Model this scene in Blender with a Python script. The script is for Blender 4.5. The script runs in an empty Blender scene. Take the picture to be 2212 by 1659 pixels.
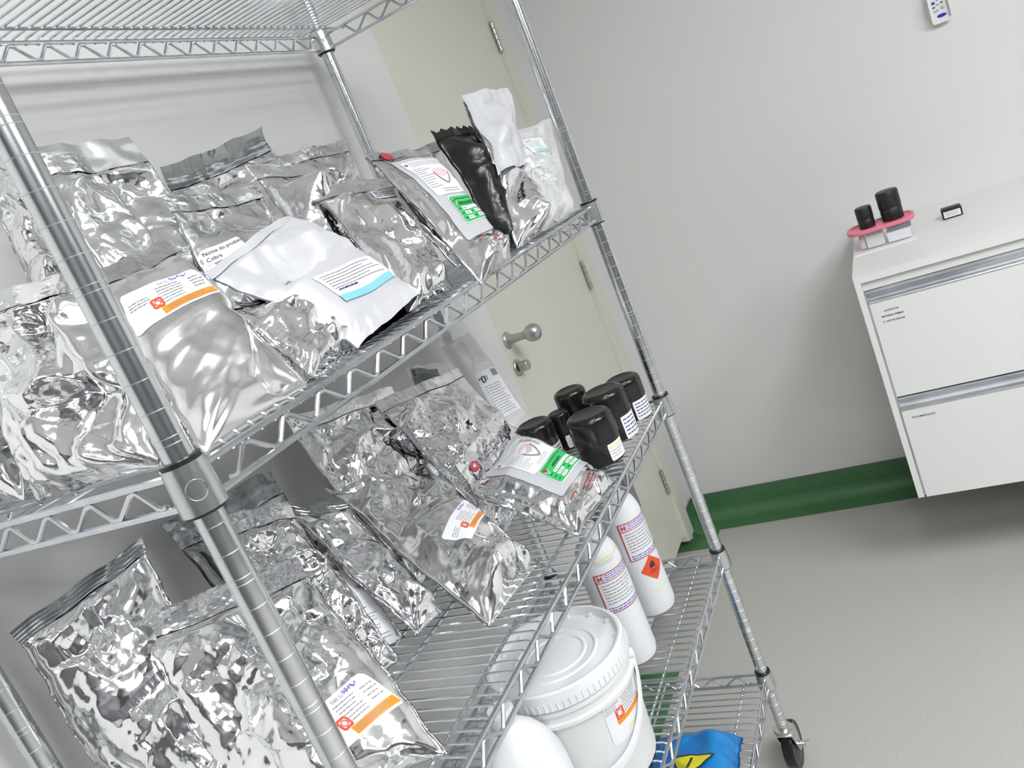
import bpy, math, random
import numpy as np
from mathutils import Vector, Matrix

SC = bpy.context.scene
COL = SC.collection
PI = math.pi

# ------------------------------------------------------------------ materials
def newmat(name):
    m = bpy.data.materials.new(name); m.use_nodes = True
    nt = m.node_tree
    return m, nt, nt.nodes['Principled BSDF']

def setp(b, **k):
    for n, v in k.items():
        b.inputs[n].default_value = v

def solid(name, col, rough=0.5, metal=0.0, spec=0.5, noise=None, bump=None, coat=0.0):
    m, nt, b = newmat(name)
    setp(b, Roughness=rough, Metallic=metal)
    b.inputs['Base Color'].default_value = (*col, 1)
    b.inputs['Specular IOR Level'].default_value = spec
    b.inputs['Coat Weight'].default_value = coat
    tc = nt.nodes.new('ShaderNodeTexCoord')
    if noise:
        scale, col2, lo, hi = noise
        n = nt.nodes.new('ShaderNodeTexNoise'); n.inputs['Scale'].default_value = scale
        n.inputs['Detail'].default_value = 3
        r = nt.nodes.new('ShaderNodeValToRGB')
        r.color_ramp.elements[0].position = lo; r.color_ramp.elements[1].position = hi
        r.color_ramp.elements[0].color = (*col, 1); r.color_ramp.elements[1].color = (*col2, 1)
        nt.links.new(tc.outputs['Object'], n.inputs['Vector'])
        nt.links.new(n.outputs['Fac'], r.inputs['Fac'])
        nt.links.new(r.outputs['Color'], b.inputs['Base Color'])
    if bump:
        scale, strength, dist = bump
        n2 = nt.nodes.new('ShaderNodeTexNoise'); n2.inputs['Scale'].default_value = scale
        n2.inputs['Detail'].default_value = 4
        bp = nt.nodes.new('ShaderNodeBump'); bp.inputs['Strength'].default_value = strength
        bp.inputs['Distance'].default_value = dist
        nt.links.new(tc.outputs['Object'], n2.inputs['Vector'])
        nt.links.new(n2.outputs['Fac'], bp.inputs['Height'])
        nt.links.new(bp.outputs['Normal'], b.inputs['Normal'])
    return m

def foil(name, col=(.94, .94, .95), r0=.07, r1=.16, metal=1.0, fine=.18, fscale=70.):
    m, nt, b = newmat(name)
    b.inputs['Base Color'].default_value = (*col, 1)
    b.inputs['Metallic'].default_value = metal
    tc = nt.nodes.new('ShaderNodeTexCoord')
    n = nt.nodes.new('ShaderNodeTexNoise'); n.inputs['Scale'].default_value = 18
    mr = nt.nodes.new('ShaderNodeMapRange')
    mr.inputs['To Min'].default_value = r0; mr.inputs['To Max'].default_value = r1
    mr.inputs['From Min'].default_value = .3; mr.inputs['From Max'].default_value = .7
    nt.links.new(tc.outputs['Object'], n.inputs['Vector'])
    nt.links.new(n.outputs['Fac'], mr.inputs['Value'])
    nt.links.new(mr.outputs['Result'], b.inputs['Roughness'])
    # fine creases : distance-to-edge cells in warped space
    nz = nt.nodes.new('ShaderNodeTexNoise'); nz.inputs['Scale'].default_value = 14
    mx = nt.nodes.new('ShaderNodeVectorMath'); mx.operation = 'MULTIPLY_ADD'
    mx.inputs[1].default_value = (.03, .03, .03)
    nt.links.new(tc.outputs['Object'], nz.inputs['Vector'])
    nt.links.new(nz.outputs['Color'], mx.inputs[0]); nt.links.new(tc.outputs['Object'], mx.inputs[2])
    v = nt.nodes.new('ShaderNodeTexVoronoi'); v.inputs['Scale'].default_value = fscale
    nt.links.new(mx.outputs['Vector'], v.inputs['Vector'])
    bp = nt.nodes.new('ShaderNodeBump'); bp.inputs['Strength'].default_value = fine
    bp.inputs['Distance'].default_value = .004
    nt.links.new(v.outputs['Distance'], bp.inputs['Height'])
    nt.links.new(bp.outputs['Normal'], b.inputs['Normal'])
    return m

def clear(name, col=(.95, .96, .97), alpha=.3, rough=.12):
    m, nt, b = newmat(name)
    b.inputs['Base Color'].default_value = (*col, 1)
    b.inputs['Roughness'].default_value = rough
    b.inputs['Alpha'].default_value = alpha
    tc = nt.nodes.new('ShaderNodeTexCoord')
    n2 = nt.nodes.new('ShaderNodeTexNoise'); n2.inputs['Scale'].default_value = 35
    bp = nt.nodes.new('ShaderNodeBump'); bp.inputs['Strength'].default_value = .35
    bp.inputs['Distance'].default_value = .004
    nt.links.new(tc.outputs['Object'], n2.inputs['Vector'])
    nt.links.new(n2.outputs['Fac'], bp.inputs['Height'])
    nt.links.new(bp.outputs['Normal'], b.inputs['Normal'])
    return m

def glow(name, col, strength):
    m = bpy.data.materials.new(name); m.use_nodes = True
    nt = m.node_tree; nt.nodes.clear()
    e = nt.nodes.new('ShaderNodeEmission'); o = nt.nodes.new('ShaderNodeOutputMaterial')
    e.inputs['Color'].default_value = (*col, 1); e.inputs['Strength'].default_value = strength
    nt.links.new(e.outputs[0], o.inputs[0])
    return m

M = {}
M['wall'] = solid('wall_paint', (.74, .738, .722), .55, bump=(260, .06, .002))
M['wall_far'] = solid('darkened_far_wall', (.10, .10, .105), .6)  # unseen walls, darkened to give the foil dark reflections
M['ceiling'] = solid('ceiling_paint', (.86, .86, .85), .7)
M['floor'] = solid('vinyl_floor', (.435, .428, .398), .45, noise=(290, (.515, .508, .485), .40, .60))
M['green'] = solid('green_vinyl', (.052, .150, .060), .36, noise=(300, (.090, .225, .096), .4, .62))
M['green_edge'] = solid('green_sealant', (.10, .15, .12), .5)
M['weld'] = solid('vinyl_weld', (.16, .24, .13), .5)
M['cream'] = solid('cream_laminate', (.70, .685, .60), .38, noise=(3., (.71, .695, .615), .4, .6))
M['gap_shade'] = solid('door_gap_shade', (.06, .06, .06), .6)
M['chrome'] = solid('chrome_wire', (.60, .62, .66), .22, 1.0, noise=(40., (.68, .70, .73), .4, .6))
M['post'] = solid('chrome_tube', (.66, .68, .69), .22, 1.0, noise=(30., (.72, .74, .75), .4, .6))
M['groove'] = solid('tube_groove', (.75, .75, .77), .35, 1.0)
M['collar'] = solid('cast_collar', (.62, .64, .64), .30, 1.0, bump=(300, .10, .001))
M['sleeve'] = solid('black_sleeve', (.012, .012, .014), .4)
M['zinc'] = solid('zinc_plate', (.68, .69, .66), .30, 1.0, noise=(60., (.75, .75, .70), .4, .6))
M['rubber'] = solid('black_rubber', (.010, .010, .011), .30)
M['foil'] = foil('silver_foil')
M['foil_b'] = foil('silver_foil_fine', (.93, .93, .94), .05, .13, 1.0, .22, 95.)
M['foil_satin'] = foil('satin_foil', (.93, .93, .93), .20, .30, 1.0, .05, 40.)
M['foil_shaded'] = foil('shaded_foil', (.40, .41, .42), .10, .20, 1.0, .12, 60.)  # same silver foil, with dark surroundings put into its colour
M['foil_seal'] = foil('foil_seal', (.92, .92, .93), .08, .16, 1.0, .15, 120.)
M['foil_white'] = foil('white_film', (.66, .66, .69), .30, .42, .30, .08, 40.)
M['black_film'] = solid('black_film', (.008, .008, .008), .24, bump=(45, .3, .004))
M['white_film'] = solid('milky_film', (.54, .54, .57), .28, bump=(55, .5, .004))
M['clear'] = clear('clear_film', alpha=.28)
M['clear_powder'] = clear('clear_film_powder', (.86, .86, .86), alpha=.62, rough=.2)
M['clear_gloss'] = clear('clear_box_plastic', (.93, .94, .96), alpha=.22, rough=.06)
M['paper'] = solid('label_paper', (.84, .84, .86), .45)
M['paper_grey'] = solid('grey_card_paper', (.15, .16, .165), .45)  # the card's own dark grey
M['window'] = solid('grey_window_film', (.52, .53, .56), .20)
M['ink'] = solid('black_ink', (.03, .03, .035), .6)
M['ink_soft'] = solid('grey_ink', (.26, .26, .28), .6)
M['ink_blue'] = solid('blue_ink', (.05, .06, .42), .6)
M['ink_navy'] = solid('navy_ink', (.012, .016, .12), .6)
M['orange'] = solid('orange_print', (.86, .29, .015), .45)
M['orange_red'] = solid('orange_red_print', (.78, .085, .02), .45)
M['red'] = solid('red_print', (.50, .012, .03), .45)
M['pinkish'] = solid('pale_pink_print', (.78, .55, .56), .5)
M['magenta'] = solid('crimson_print', (.42, .035, .06), .45)
M['green_print'] = solid('green_print', (.035, .50, .13), .45)
M['teal'] = solid('pale_blue_print', (.22, .55, .68), .45)
M['yellow'] = solid('yellow_print', (.80, .72, .02), .5)
M['yellow_pale'] = solid('pale_yellow_print', (.78, .78, .42), .5)
M['black_plastic'] = solid('black_plastic', (.009, .009, .009), .20, noise=(30, (.013, .013, .012), .4, .6), bump=(200, .04, .001))
M['black_matte'] = solid('black_matte_plastic', (.012, .012, .011), .42)
M['hdpe'] = solid('white_hdpe', (.80, .81, .83), .36, bump=(420, .10, .001))
M['bucket'] = solid('bucket_plastic', (.74, .745, .74), .34)
M['bucket_lid'] = solid('bucket_lid_plastic', (.79, .80, .82), .30)
M['cap'] = solid('white_cap', (.82, .82, .83), .35)
M['blue_film'] = solid('blue_film', (.006, .105, .42), .36, noise=(9., (.010, .22, .56), .46, .62), bump=(60, .3, .004))
M['lam'] = solid('white_laminate', (.78, .78, .765), .35)
M['lam_in'] = solid('carcass_laminate', (.72, .72, .68), .45)
M['alu'] = solid('anodised_aluminium', (.50, .51, .53), .55, .8, noise=(8., (.65, .66, .68), .4, .6))
M['alu_lip'] = solid('polished_aluminium', (.86, .86, .86), .22, 1.0)
M['gap'] = solid('dark_gap', (.015, .015, .03), .6)
M['pink'] = solid('pink_plastic', (.84, .22, .31), .35)
M['remote'] = solid('remote_plastic', (.80, .81, .80), .4)
M['button'] = solid('grey_green_button', (.42, .48, .43), .5)
M['button_dark'] = solid('dark_button', (.16, .17, .20), .5)
M['logo_blue'] = solid('deep_blue_print', (.035, .02, .36), .35)
M['knob'] = solid('satin_nickel', (.52, .52, .51), .38, 1.0, bump=(260, .05, .001))
M['hinge'] = solid('steel_hinge', (.62, .61, .60), .35, 1.0)
M['grey_box'] = solid('grey_metal_box', (.30, .31, .31), .40, .6)
M['lamp_frame'] = solid('lamp_frame', (.75, .75, .75), .4)

# ------------------------------------------------------------------ objects
ORG = {}
def link(o):
    COL.objects.link(o); return o
def thing(name, label, cat, loc, group=None):
    o = link(bpy.data.objects.new(name, None))
    o.location = loc; o.empty_display_size = .02
    o['label'] = label; o['category'] = cat
    if group: o['group'] = group
    ORG[o.name] = Vector(loc)
    return o

def tag(o, label, cat, group=None):
    o['label'] = label; o['category'] = cat
    if group: o['group'] = group
    return o

class MB:
    """collects faces in world space; build() links ONE mesh object"""
    def __init__(s): s.v = []; s.f = []; s.m = []
    def add(s, vs, fs, mi=0):
        b = len(s.v); s.v.extend([tuple(map(float, p)) for p in vs])
        s.f.extend([tuple(i + b for i in f) for f in fs]); s.m.extend([mi] * len(fs))
        return s
    def box(s, a, b, mi=0):
        x0, y0, z0 = a; x1, y1, z1 = b
        vs = [(x0,y0,z0),(x1,y0,z0),(x1,y1,z0),(x0,y1,z0),(x0,y0,z1),(x1,y0,z1),(x1,y1,z1),(x0,y1,z1)]
        return s.add(vs, [(0,3,2,1),(4,5,6,7),(0,1,5,4),(1,2,6,5),(2,3,7,6),(3,0,4,7)], mi)
    def rbox(s, a, b, r, mi=0, axis=2, seg=4):
        """box with the four edges along `axis` rounded, and a small chamfer on the caps"""
        a = list(a); b = list(b); u, w = [i for i in range(3) if i != axis]
        pts = []
        for cx, cy, a0 in ((b[u]-r, b[w]-r, 0), (a[u]+r, b[w]-r, PI/2), (a[u]+r, a[w]+r, PI), (b[u]-r, a[w]+r, 1.5*PI)):
            for k in range(seg + 1):
                t = a0 + PI/2*k/seg; pts.append((cx + r*math.cos(t), cy + r*math.sin(t)))
        n = len(pts); ch = min(r*.35, (b[axis]-a[axis])*.3)
        cu, cw = (a[u]+b[u])/2, (a[w]+b[w])/2
        rings = []
        for z, ins in ((a[axis], ch), (a[axis]+ch, 0), (b[axis]-ch, 0), (b[axis], ch)):
            ring = []
            for (p, q) in pts:
                d = math.hypot(p-cu, q-cw) or 1
                pp, qq = p-(p-cu)/d*ins, q-(q-cw)/d*ins
                v = [0,0,0]; v[u] = pp; v[w] = qq; v[axis] = z; ring.append(v)
            rings.append(ring)
        vs = [v for r_ in rings for v in r_]; fs = []
        flip = (axis == 1)
        for i in range(3):
            for k in range(n):
                q = (i*n+k, i*n+(k+1) % n, (i+1)*n+(k+1) % n, (i+1)*n+k)
                fs.append(q[::-1] if flip else q)
        bot = tuple(range(n)); top = tuple(3*n+k for k in range(n))
        fs.append(bot if flip else bot[::-1]); fs.append(top[::-1] if flip else top)
        return s.add(vs, fs, mi)
    def tube(s, pts, r, seg=8, mi=0, caps=True, closed=False):
        P = [Vector(p) for p in pts]; n = len(P); vs = []; fs = []
        nrm = None
        for i in range(n):
            if closed: t = (P[(i+1) % n]-P[i-1])
            else: t = (P[min(i+1, n-1)]-P[max(i-1, 0)])
            t.normalize()
            if nrm is None:
                nrm = t.orthogonal().normalized()
            else:
                nrm = (nrm - t*nrm.dot(t)); nrm = nrm.normalized() if nrm.length > 1e-6 else t.orthogonal().normalized()
            bn = t.cross(nrm)
            rr = r[i] if isinstance(r, (list, tuple)) else r
            for k in range(seg):
                a = 2*PI*k/seg; vs.append(P[i] + nrm*(rr*math.cos(a)) + bn*(rr*math.sin(a)))
        for i in range(n if closed else n-1):
            j = (i+1) % n
            for k in range(seg):
                fs.append((i*seg+k, i*seg+(k+1) % seg, j*seg+(k+1) % seg, j*seg+k))
        if caps and not closed:
            fs.append(tuple(range(seg))[::-1]); fs.append(tuple((n-1)*seg+k for k in range(seg)))
        return s.add(vs, fs, mi)
    def lathe(s, prof, c=(0,0,0), seg=32, mi=0, axis=(0,0,1), mis=None, sx=1, sy=1):
        """prof: list of (r, h) along axis from point c"""
        ax = Vector(axis).normalized()
        if abs(ax.z) > .999: e1, e2 = Vector((1,0,0)), Vector((0,1,0))*(1 if ax.z > 0 else -1)
        else:
            e1 = Vector((0,0,1)).cross(ax).normalized(); e2 = ax.cross(e1)
        c = Vector(c); vs = []; b = len(s.v)
        for (r, h) in prof:
            for k in range(seg):
                a = 2*PI*k/seg
                vs.append(c + ax*h + e1*(r*sx*math.cos(a)) + e2*(r*sy*math.sin(a)))
        fs = []; ms = []
        for i in range(len(prof)-1):
            for k in range(seg):
                fs.append((i*seg+k, i*seg+(k+1) % seg, (i+1)*seg+(k+1) % seg, (i+1)*seg+k)); ms.append(mis[i] if mis else mi)
        if prof[0][0] > 1e-5: fs.append(tuple(range(seg))[::-1]); ms.append(mis[0] if mis else mi)
        if prof[-1][0] > 1e-5:
            L = (len(prof)-1)*seg; fs.append(tuple(L+k for k in range(seg))); ms.append(mis[-1] if mis else mi)
        s.v.extend([tuple(p) for p in vs]); s.f.extend([tuple(i+b for i in f) for f in fs]); s.m.extend(ms)
        return s
    def prism(s, poly, axis, a, b, mi=0):
        """extrude a 2D polygon (in the two other axes) along axis from a to b"""
        u, w = [i for i in range(3) if i != axis]; n = len(poly); vs = []
        for h in (a, b):
            for (p, q) in poly:
                v = [0,0,0]; v[u] = p; v[w] = q; v[axis] = h; vs.append(v)
        fs = [tuple(range(n)), tuple(n+k for k in range(n))[::-1]]
        for k in range(n): fs.append((k, n+k, n+(k+1) % n, (k+1) % n))
        return s.add(vs, fs, mi)
    def build(s, name, mats, parent=None, smooth=True, angle=38, kind=None, label=None):
        if not isinstance(mats, (list, tuple)): mats = [mats]
        me = bpy.data.meshes.new(name)
        o = Vector((0,0,0))
        if parent is not None: o = ORG[parent.name]
        me.from_pydata([(v[0]-o[0], v[1]-o[1], v[2]-o[2]) for v in s.v], [], s.f)
        for m in mats: me.materials.append(m)
        me.polygons.foreach_set('material_index', s.m)
        me.validate(); me.update()
        ob = link(bpy.data.objects.new(name, me))
        fix_normals(me)
        if smooth:
            me.polygons.foreach_set('use_smooth', [True]*len(me.polygons))
            try: me.set_sharp_from_angle(angle=math.radians(angle))
            except Exception: pass
        if parent is not None:
            ob.parent = parent
        ORG[ob.name] = o
        if kind: ob['kind'] = kind
        if label: ob['label'] = label
        return ob

import bmesh
def fix_normals(me):
    if len(me.polygons) > 60000: return
    bm = bmesh.new(); bm.from_mesh(me)
    bmesh.ops.recalc_face_normals(bm, faces=bm.faces)
    bm.to_mesh(me); bm.free()

def struct(mb, name, mats, smooth=False):
    return mb.build(name, mats, None, smooth, kind='structure')

def dup(root, delta, label=None):
    """copy a thing with its parts and their sub-parts, moved by delta"""
    r = root.copy(); COL.objects.link(r); r.location = root.location + Vector(delta)
    if label: r['label'] = label
    for ch in list(root.children):
        c = ch.copy(); COL.objects.link(c); c.parent = r
        for g in list(ch.children):
            d = g.copy(); COL.objects.link(d); d.parent = c
    return r

def dup_part(part, delta):
    c = part.copy(); COL.objects.link(c); c.parent = part.parent; c.location = part.location + Vector(delta)
    for g in list(part.children):
        d = g.copy(); COL.objects.link(d); d.parent = c
    return c

# ------------------------------------------------------------------ lettering
_TX = {}
def text_geo(body, size, bold=0.0):
    key = (body, bold)
    if key not in _TX:
        cu = bpy.data.curves.new('lettering', 'FONT'); cu.body = body; cu.size = 1.0
        cu.resolution_u = 2; cu.offset = bold
        ob = bpy.data.objects.new('lettering', cu); COL.objects.link(ob)
        dg = bpy.context.evaluated_depsgraph_get()
        me = bpy.data.meshes.new_from_object(ob.evaluated_get(dg))
        vs = [(v.co.x, v.co.y) for v in me.vertices]; fs = [tuple(p.vertices) for p in me.polygons]
        bpy.data.objects.remove(ob); bpy.data.curves.remove(cu); bpy.data.meshes.remove(me)
        _TX[key] = (vs, fs)
    vs, fs = _TX[key]
    return [(x*size, y*size) for x, y in vs], fs

class PlaneS:
    def __init__(s, o, ax, ay): s.o = Vector(o); s.ax = Vector(ax).normalized(); s.ay = Vector(ay).normalized(); s.n = s.ax.cross(s.ay)
    def pos(s, a, b, off): return s.o + s.ax*a + s.ay*b + s.n*off
class CylS:
    def __init__(s, cx, cy, z0, rf, th0): s.cx, s.cy, s.z0, s.rf, s.th0 = cx, cy, z0, rf, th0
    def pos(s, a, b, off):
        z = s.z0 + b; r = s.rf(z) if callable(s.rf) else s.rf
        t = s.th0 + a/r
        return Vector((s.cx + (r+off)*math.cos(t), s.cy + (r+off)*math.sin(t), z))
class SubS:
    def __init__(s, base, a0, b0, rot): s.b = base; s.a0, s.b0 = a0, b0; s.c, s.s = math.cos(rot), math.sin(rot)
    def pos(s, a, b, off): return s.b.pos(s.a0 + a*s.c - b*s.s, s.b0 + a*s.s + b*s.c, off)

def patch(mb, S, a0, a1, b0, b1, off, na=1, nb=1, mi=0):
    vs = [S.pos(a0+(a1-a0)*i/na, b0+(b1-b0)*j/nb, off) for j in range(nb+1) for i in range(na+1)]
    fs = [(j*(na+1)+i, j*(na+1)+i+1, (j+1)*(na+1)+i+1, (j+1)*(na+1)+i) for j in range(nb) for i in range(na)]
    mb.add(vs, fs, mi)
def rpatch(mb, S, a0, a1, b0, b1, off, rad, na=8, nb=8, mi=0):
    """patch with rounded corners"""
    vs = []
    hw, hh = (a1-a0)/2, (b1-b0)/2; ca, cb = (a0+a1)/2, (b0+b1)/2
    for j in range(nb+1):
        b = -hh + 2*hh*j/nb
        d = abs(b)-(hh-rad); ins = 0 if d <= 0 else rad - math.sqrt(max(0, rad*rad-d*d))
        for i in range(na+1):
            vs.append(S.pos(ca + (hw-ins)*(2*i/na-1), cb+b, off))
    fs = [(j*(na+1)+i, j*(na+1)+i+1, (j+1)*(na+1)+i+1, (j+1)*(na+1)+i) for j in range(nb) for i in range(na)]
    mb.add(vs, fs, mi)
def poly(mb, S, pts, off, mi=0):
    mb.add([S.pos(a, b, off) for a, b in pts], [tuple(range(len(pts)))], mi)
def ellipse(mb, S, a, b, ra, rb, off, n=20, mi=0, rot=0):
    c, s_ = math.cos(rot), math.sin(rot); pts = []
    for k in range(n):
        t = 2*PI*k/n; x, y = ra*math.cos(t), rb*math.sin(t); pts.append((a+x*c-y*s_, b+x*s_+y*c))
    poly(mb, S, pts, off, mi)
def outline(mb, S, pts, w, off, mi=0, closed=True):
    n = len(pts)
    for k in range(n if closed else n-1):
        (x0, y0), (x1, y1) = pts[k], pts[(k+1) % n]
        d = math.hypot(x1-x0, y1-y0) or 1; nx, ny = -(y1-y0)/d*w/2, (x1-x0)/d*w/2
        poly(mb, S, [(x0-nx, y0-ny), (x1-nx, y1-ny), (x1+nx, y1+ny), (x0+nx, y0+ny)], off, mi)
def text(mb, S, body, size, a, b, off, align='l', mi=0, bold=0.0, rot=0.0):
    vs, fs = text_geo(body, size, bold)
    w = max([v[0] for v in vs] or [0]); sh = {'l': 0, 'c': -w/2, 'r': -w}[align]
    c, s_ = math.cos(rot), math.sin(rot)
    mb.add([S.pos(a + (x+sh)*c - y*s_, b + (x+sh)*s_ + y*c, off) for x, y in vs], fs, mi)
def dashes(mb, S, a0, a1, b0, b1, rows, off, seed=1, fill=.55, mi=0, ragged=.3):
    """lines of print too small to read: word-long strokes"""
    R = random.Random(seed); dh = (b1-b0)/rows; h = dh*fill*.66
    for k in range(rows):
        y = b1 - (k+.5)*dh; x = a0; end = a1 - (a1-a0)*R.random()*ragged
        while x < end - h:
            w = h*R.uniform(1.2, 5.0); x1 = min(x+w, end)
            patch(mb, S, x, x1, y-h/2, y+h/2, off, max(1, int((x1-x)/.012)), 1, mi); x = x1 + h*.7
def bars(mb, S, a0, a1, b0, b1, off, seed=1, mi=0):
    R = random.Random(seed); x = a0
    while x < a1:
        w = R.choice((.0004, .0007, .0011)); patch(mb, S, x, min(x+w, a1), b0, b1, off, 1, 1, mi); x += w + R.choice((.0004, .0007, .0009))
def scribble(mb, S, a, b, w, h, off, seed=1, th=.0006, mi=0):
    R = random.Random(seed); pts = []
    n = 26
    for k in range(n):
        t = k/(n-1); pts.append((a + w*t + .12*w*math.sin(9*t*PI), b + h*(.5+.45*math.sin(13*t*PI + R.random())*(.5+.5*R.random()))))
    outline(mb, S, pts, th, off, mi, closed=False)

# ------------------------------------------------------------------ foil pouches
CAM = Vector((-.4521, -.5418, 1.4984))

def snoise(x, y, rng, scale, n=7):
    out = 0*x
    for _ in range(n):
        th = rng.uniform(0, 2*PI); k = rng.uniform(.5, 1.4)*2*PI/scale
        out = out + np.cos(k*(x*np.cos(th)+y*np.sin(th)) + rng.uniform(0, 2*PI))
    return out/math.sqrt(n/2.)

def smooth01(v, a, b):
    t = np.clip((v-a)/(b-a), 0, 1); return t*t*(3-2*t)

def crumple(x, y, rng, amp, cell, nf, W, H):
    """sharp-edged facets: folded triangle waves plus tilted plane cells, as foil creases"""
    wx = x + .07*cell*snoise(x, y, rng, 3*cell); wy = y + .07*cell*snoise(x, y, rng, 3*cell)
    z = 0*x
    for lam0, slope, cnt in ((3.4*cell, .075, 3), (1.8*cell, .060, max(2, nf//2)), (.85*cell, .055, max(2, nf//2)), (.45*cell, .030, 2)):
        for _ in range(cnt):
            th = rng.normal(0, .75) if rng.uniform() < .6 else rng.uniform(0, PI)
            lam = lam0*rng.uniform(.75, 1.3)
            p = (wx*np.cos(th)+wy*np.sin(th))/lam + rng.uniform(0, 1)
            tri = 2*np.abs((p % 1)-.5)-.5
            mask = smooth01(snoise(x, y, rng, 2.6*lam0, 5), -.5, .9)
            z = z + tri*lam*slope*rng.uniform(.6, 1.3)*mask
    n = max(6, int(W*H/(cell*cell)*.8))
    px = rng.uniform(-.02, W+.02, n); py = rng.uniform(-.02, H+.02, n)
    gx = rng.normal(0, .12, n); gy = rng.normal(0, .09, n); gz = rng.normal(0, .03*cell, n)
    D = (wx[..., None]-px)**2 + (wy[..., None]-py)**2
    i1 = D.argmin(-1); d1 = np.sqrt(np.take_along_axis(D, i1[..., None], -1)[..., 0])
    np.put_along_axis(D, i1[..., None], 9e9, -1)
    i2 = D.argmin(-1); d2 = np.sqrt(np.take_along_axis(D, i2[..., None], -1)[..., 0])
    f1 = gz[i1] + gx[i1]*(wx-px[i1]) + gy[i1]*(wy-py[i1])
    f2 = gz[i2] + gx[i2]*(wx-px[i2]) + gy[i2]*(wy-py[i2])
    k = np.clip((d2-d1)/(.22*cell), 0, 1)*.5+.5
    z = z + (f1*k + f2*(1-k))*.8
    return z*amp*1.25

class BagS:
    def __init__(s, F, W, H): s.F = F; s.W, s.H = W, H; s.nv, s.nu = F.shape[0]-1, F.shape[1]-1
    def at(s, u, v):
        x = min(max(u, 0), 1)*s.nu; y = min(max(v, 0), 1)*s.nv
        i = min(int(x), s.nu-1); j = min(int(y), s.nv-1); fx, fy = x-i, y-j
        F = s.F
        return (F[j,i]*(1-fx)+F[j,i+1]*fx)*(1-fy) + (F[j+1,i]*(1-fx)+F[j+1,i+1]*fx)*fy
    def pos(s, a, b, off):
        u = .5 + a/s.W; v = b/s.H
        p = s.at(u, v); e = .02
        du = s.at(u+e, v)-s.at(u-e, v); dv = s.at(u, v+e)-s.at(u, v-e)
        n = np.cross(du, dv); n = n/(np.linalg.norm(n)+1e-12)
        return Vector(p + n*off)

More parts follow.
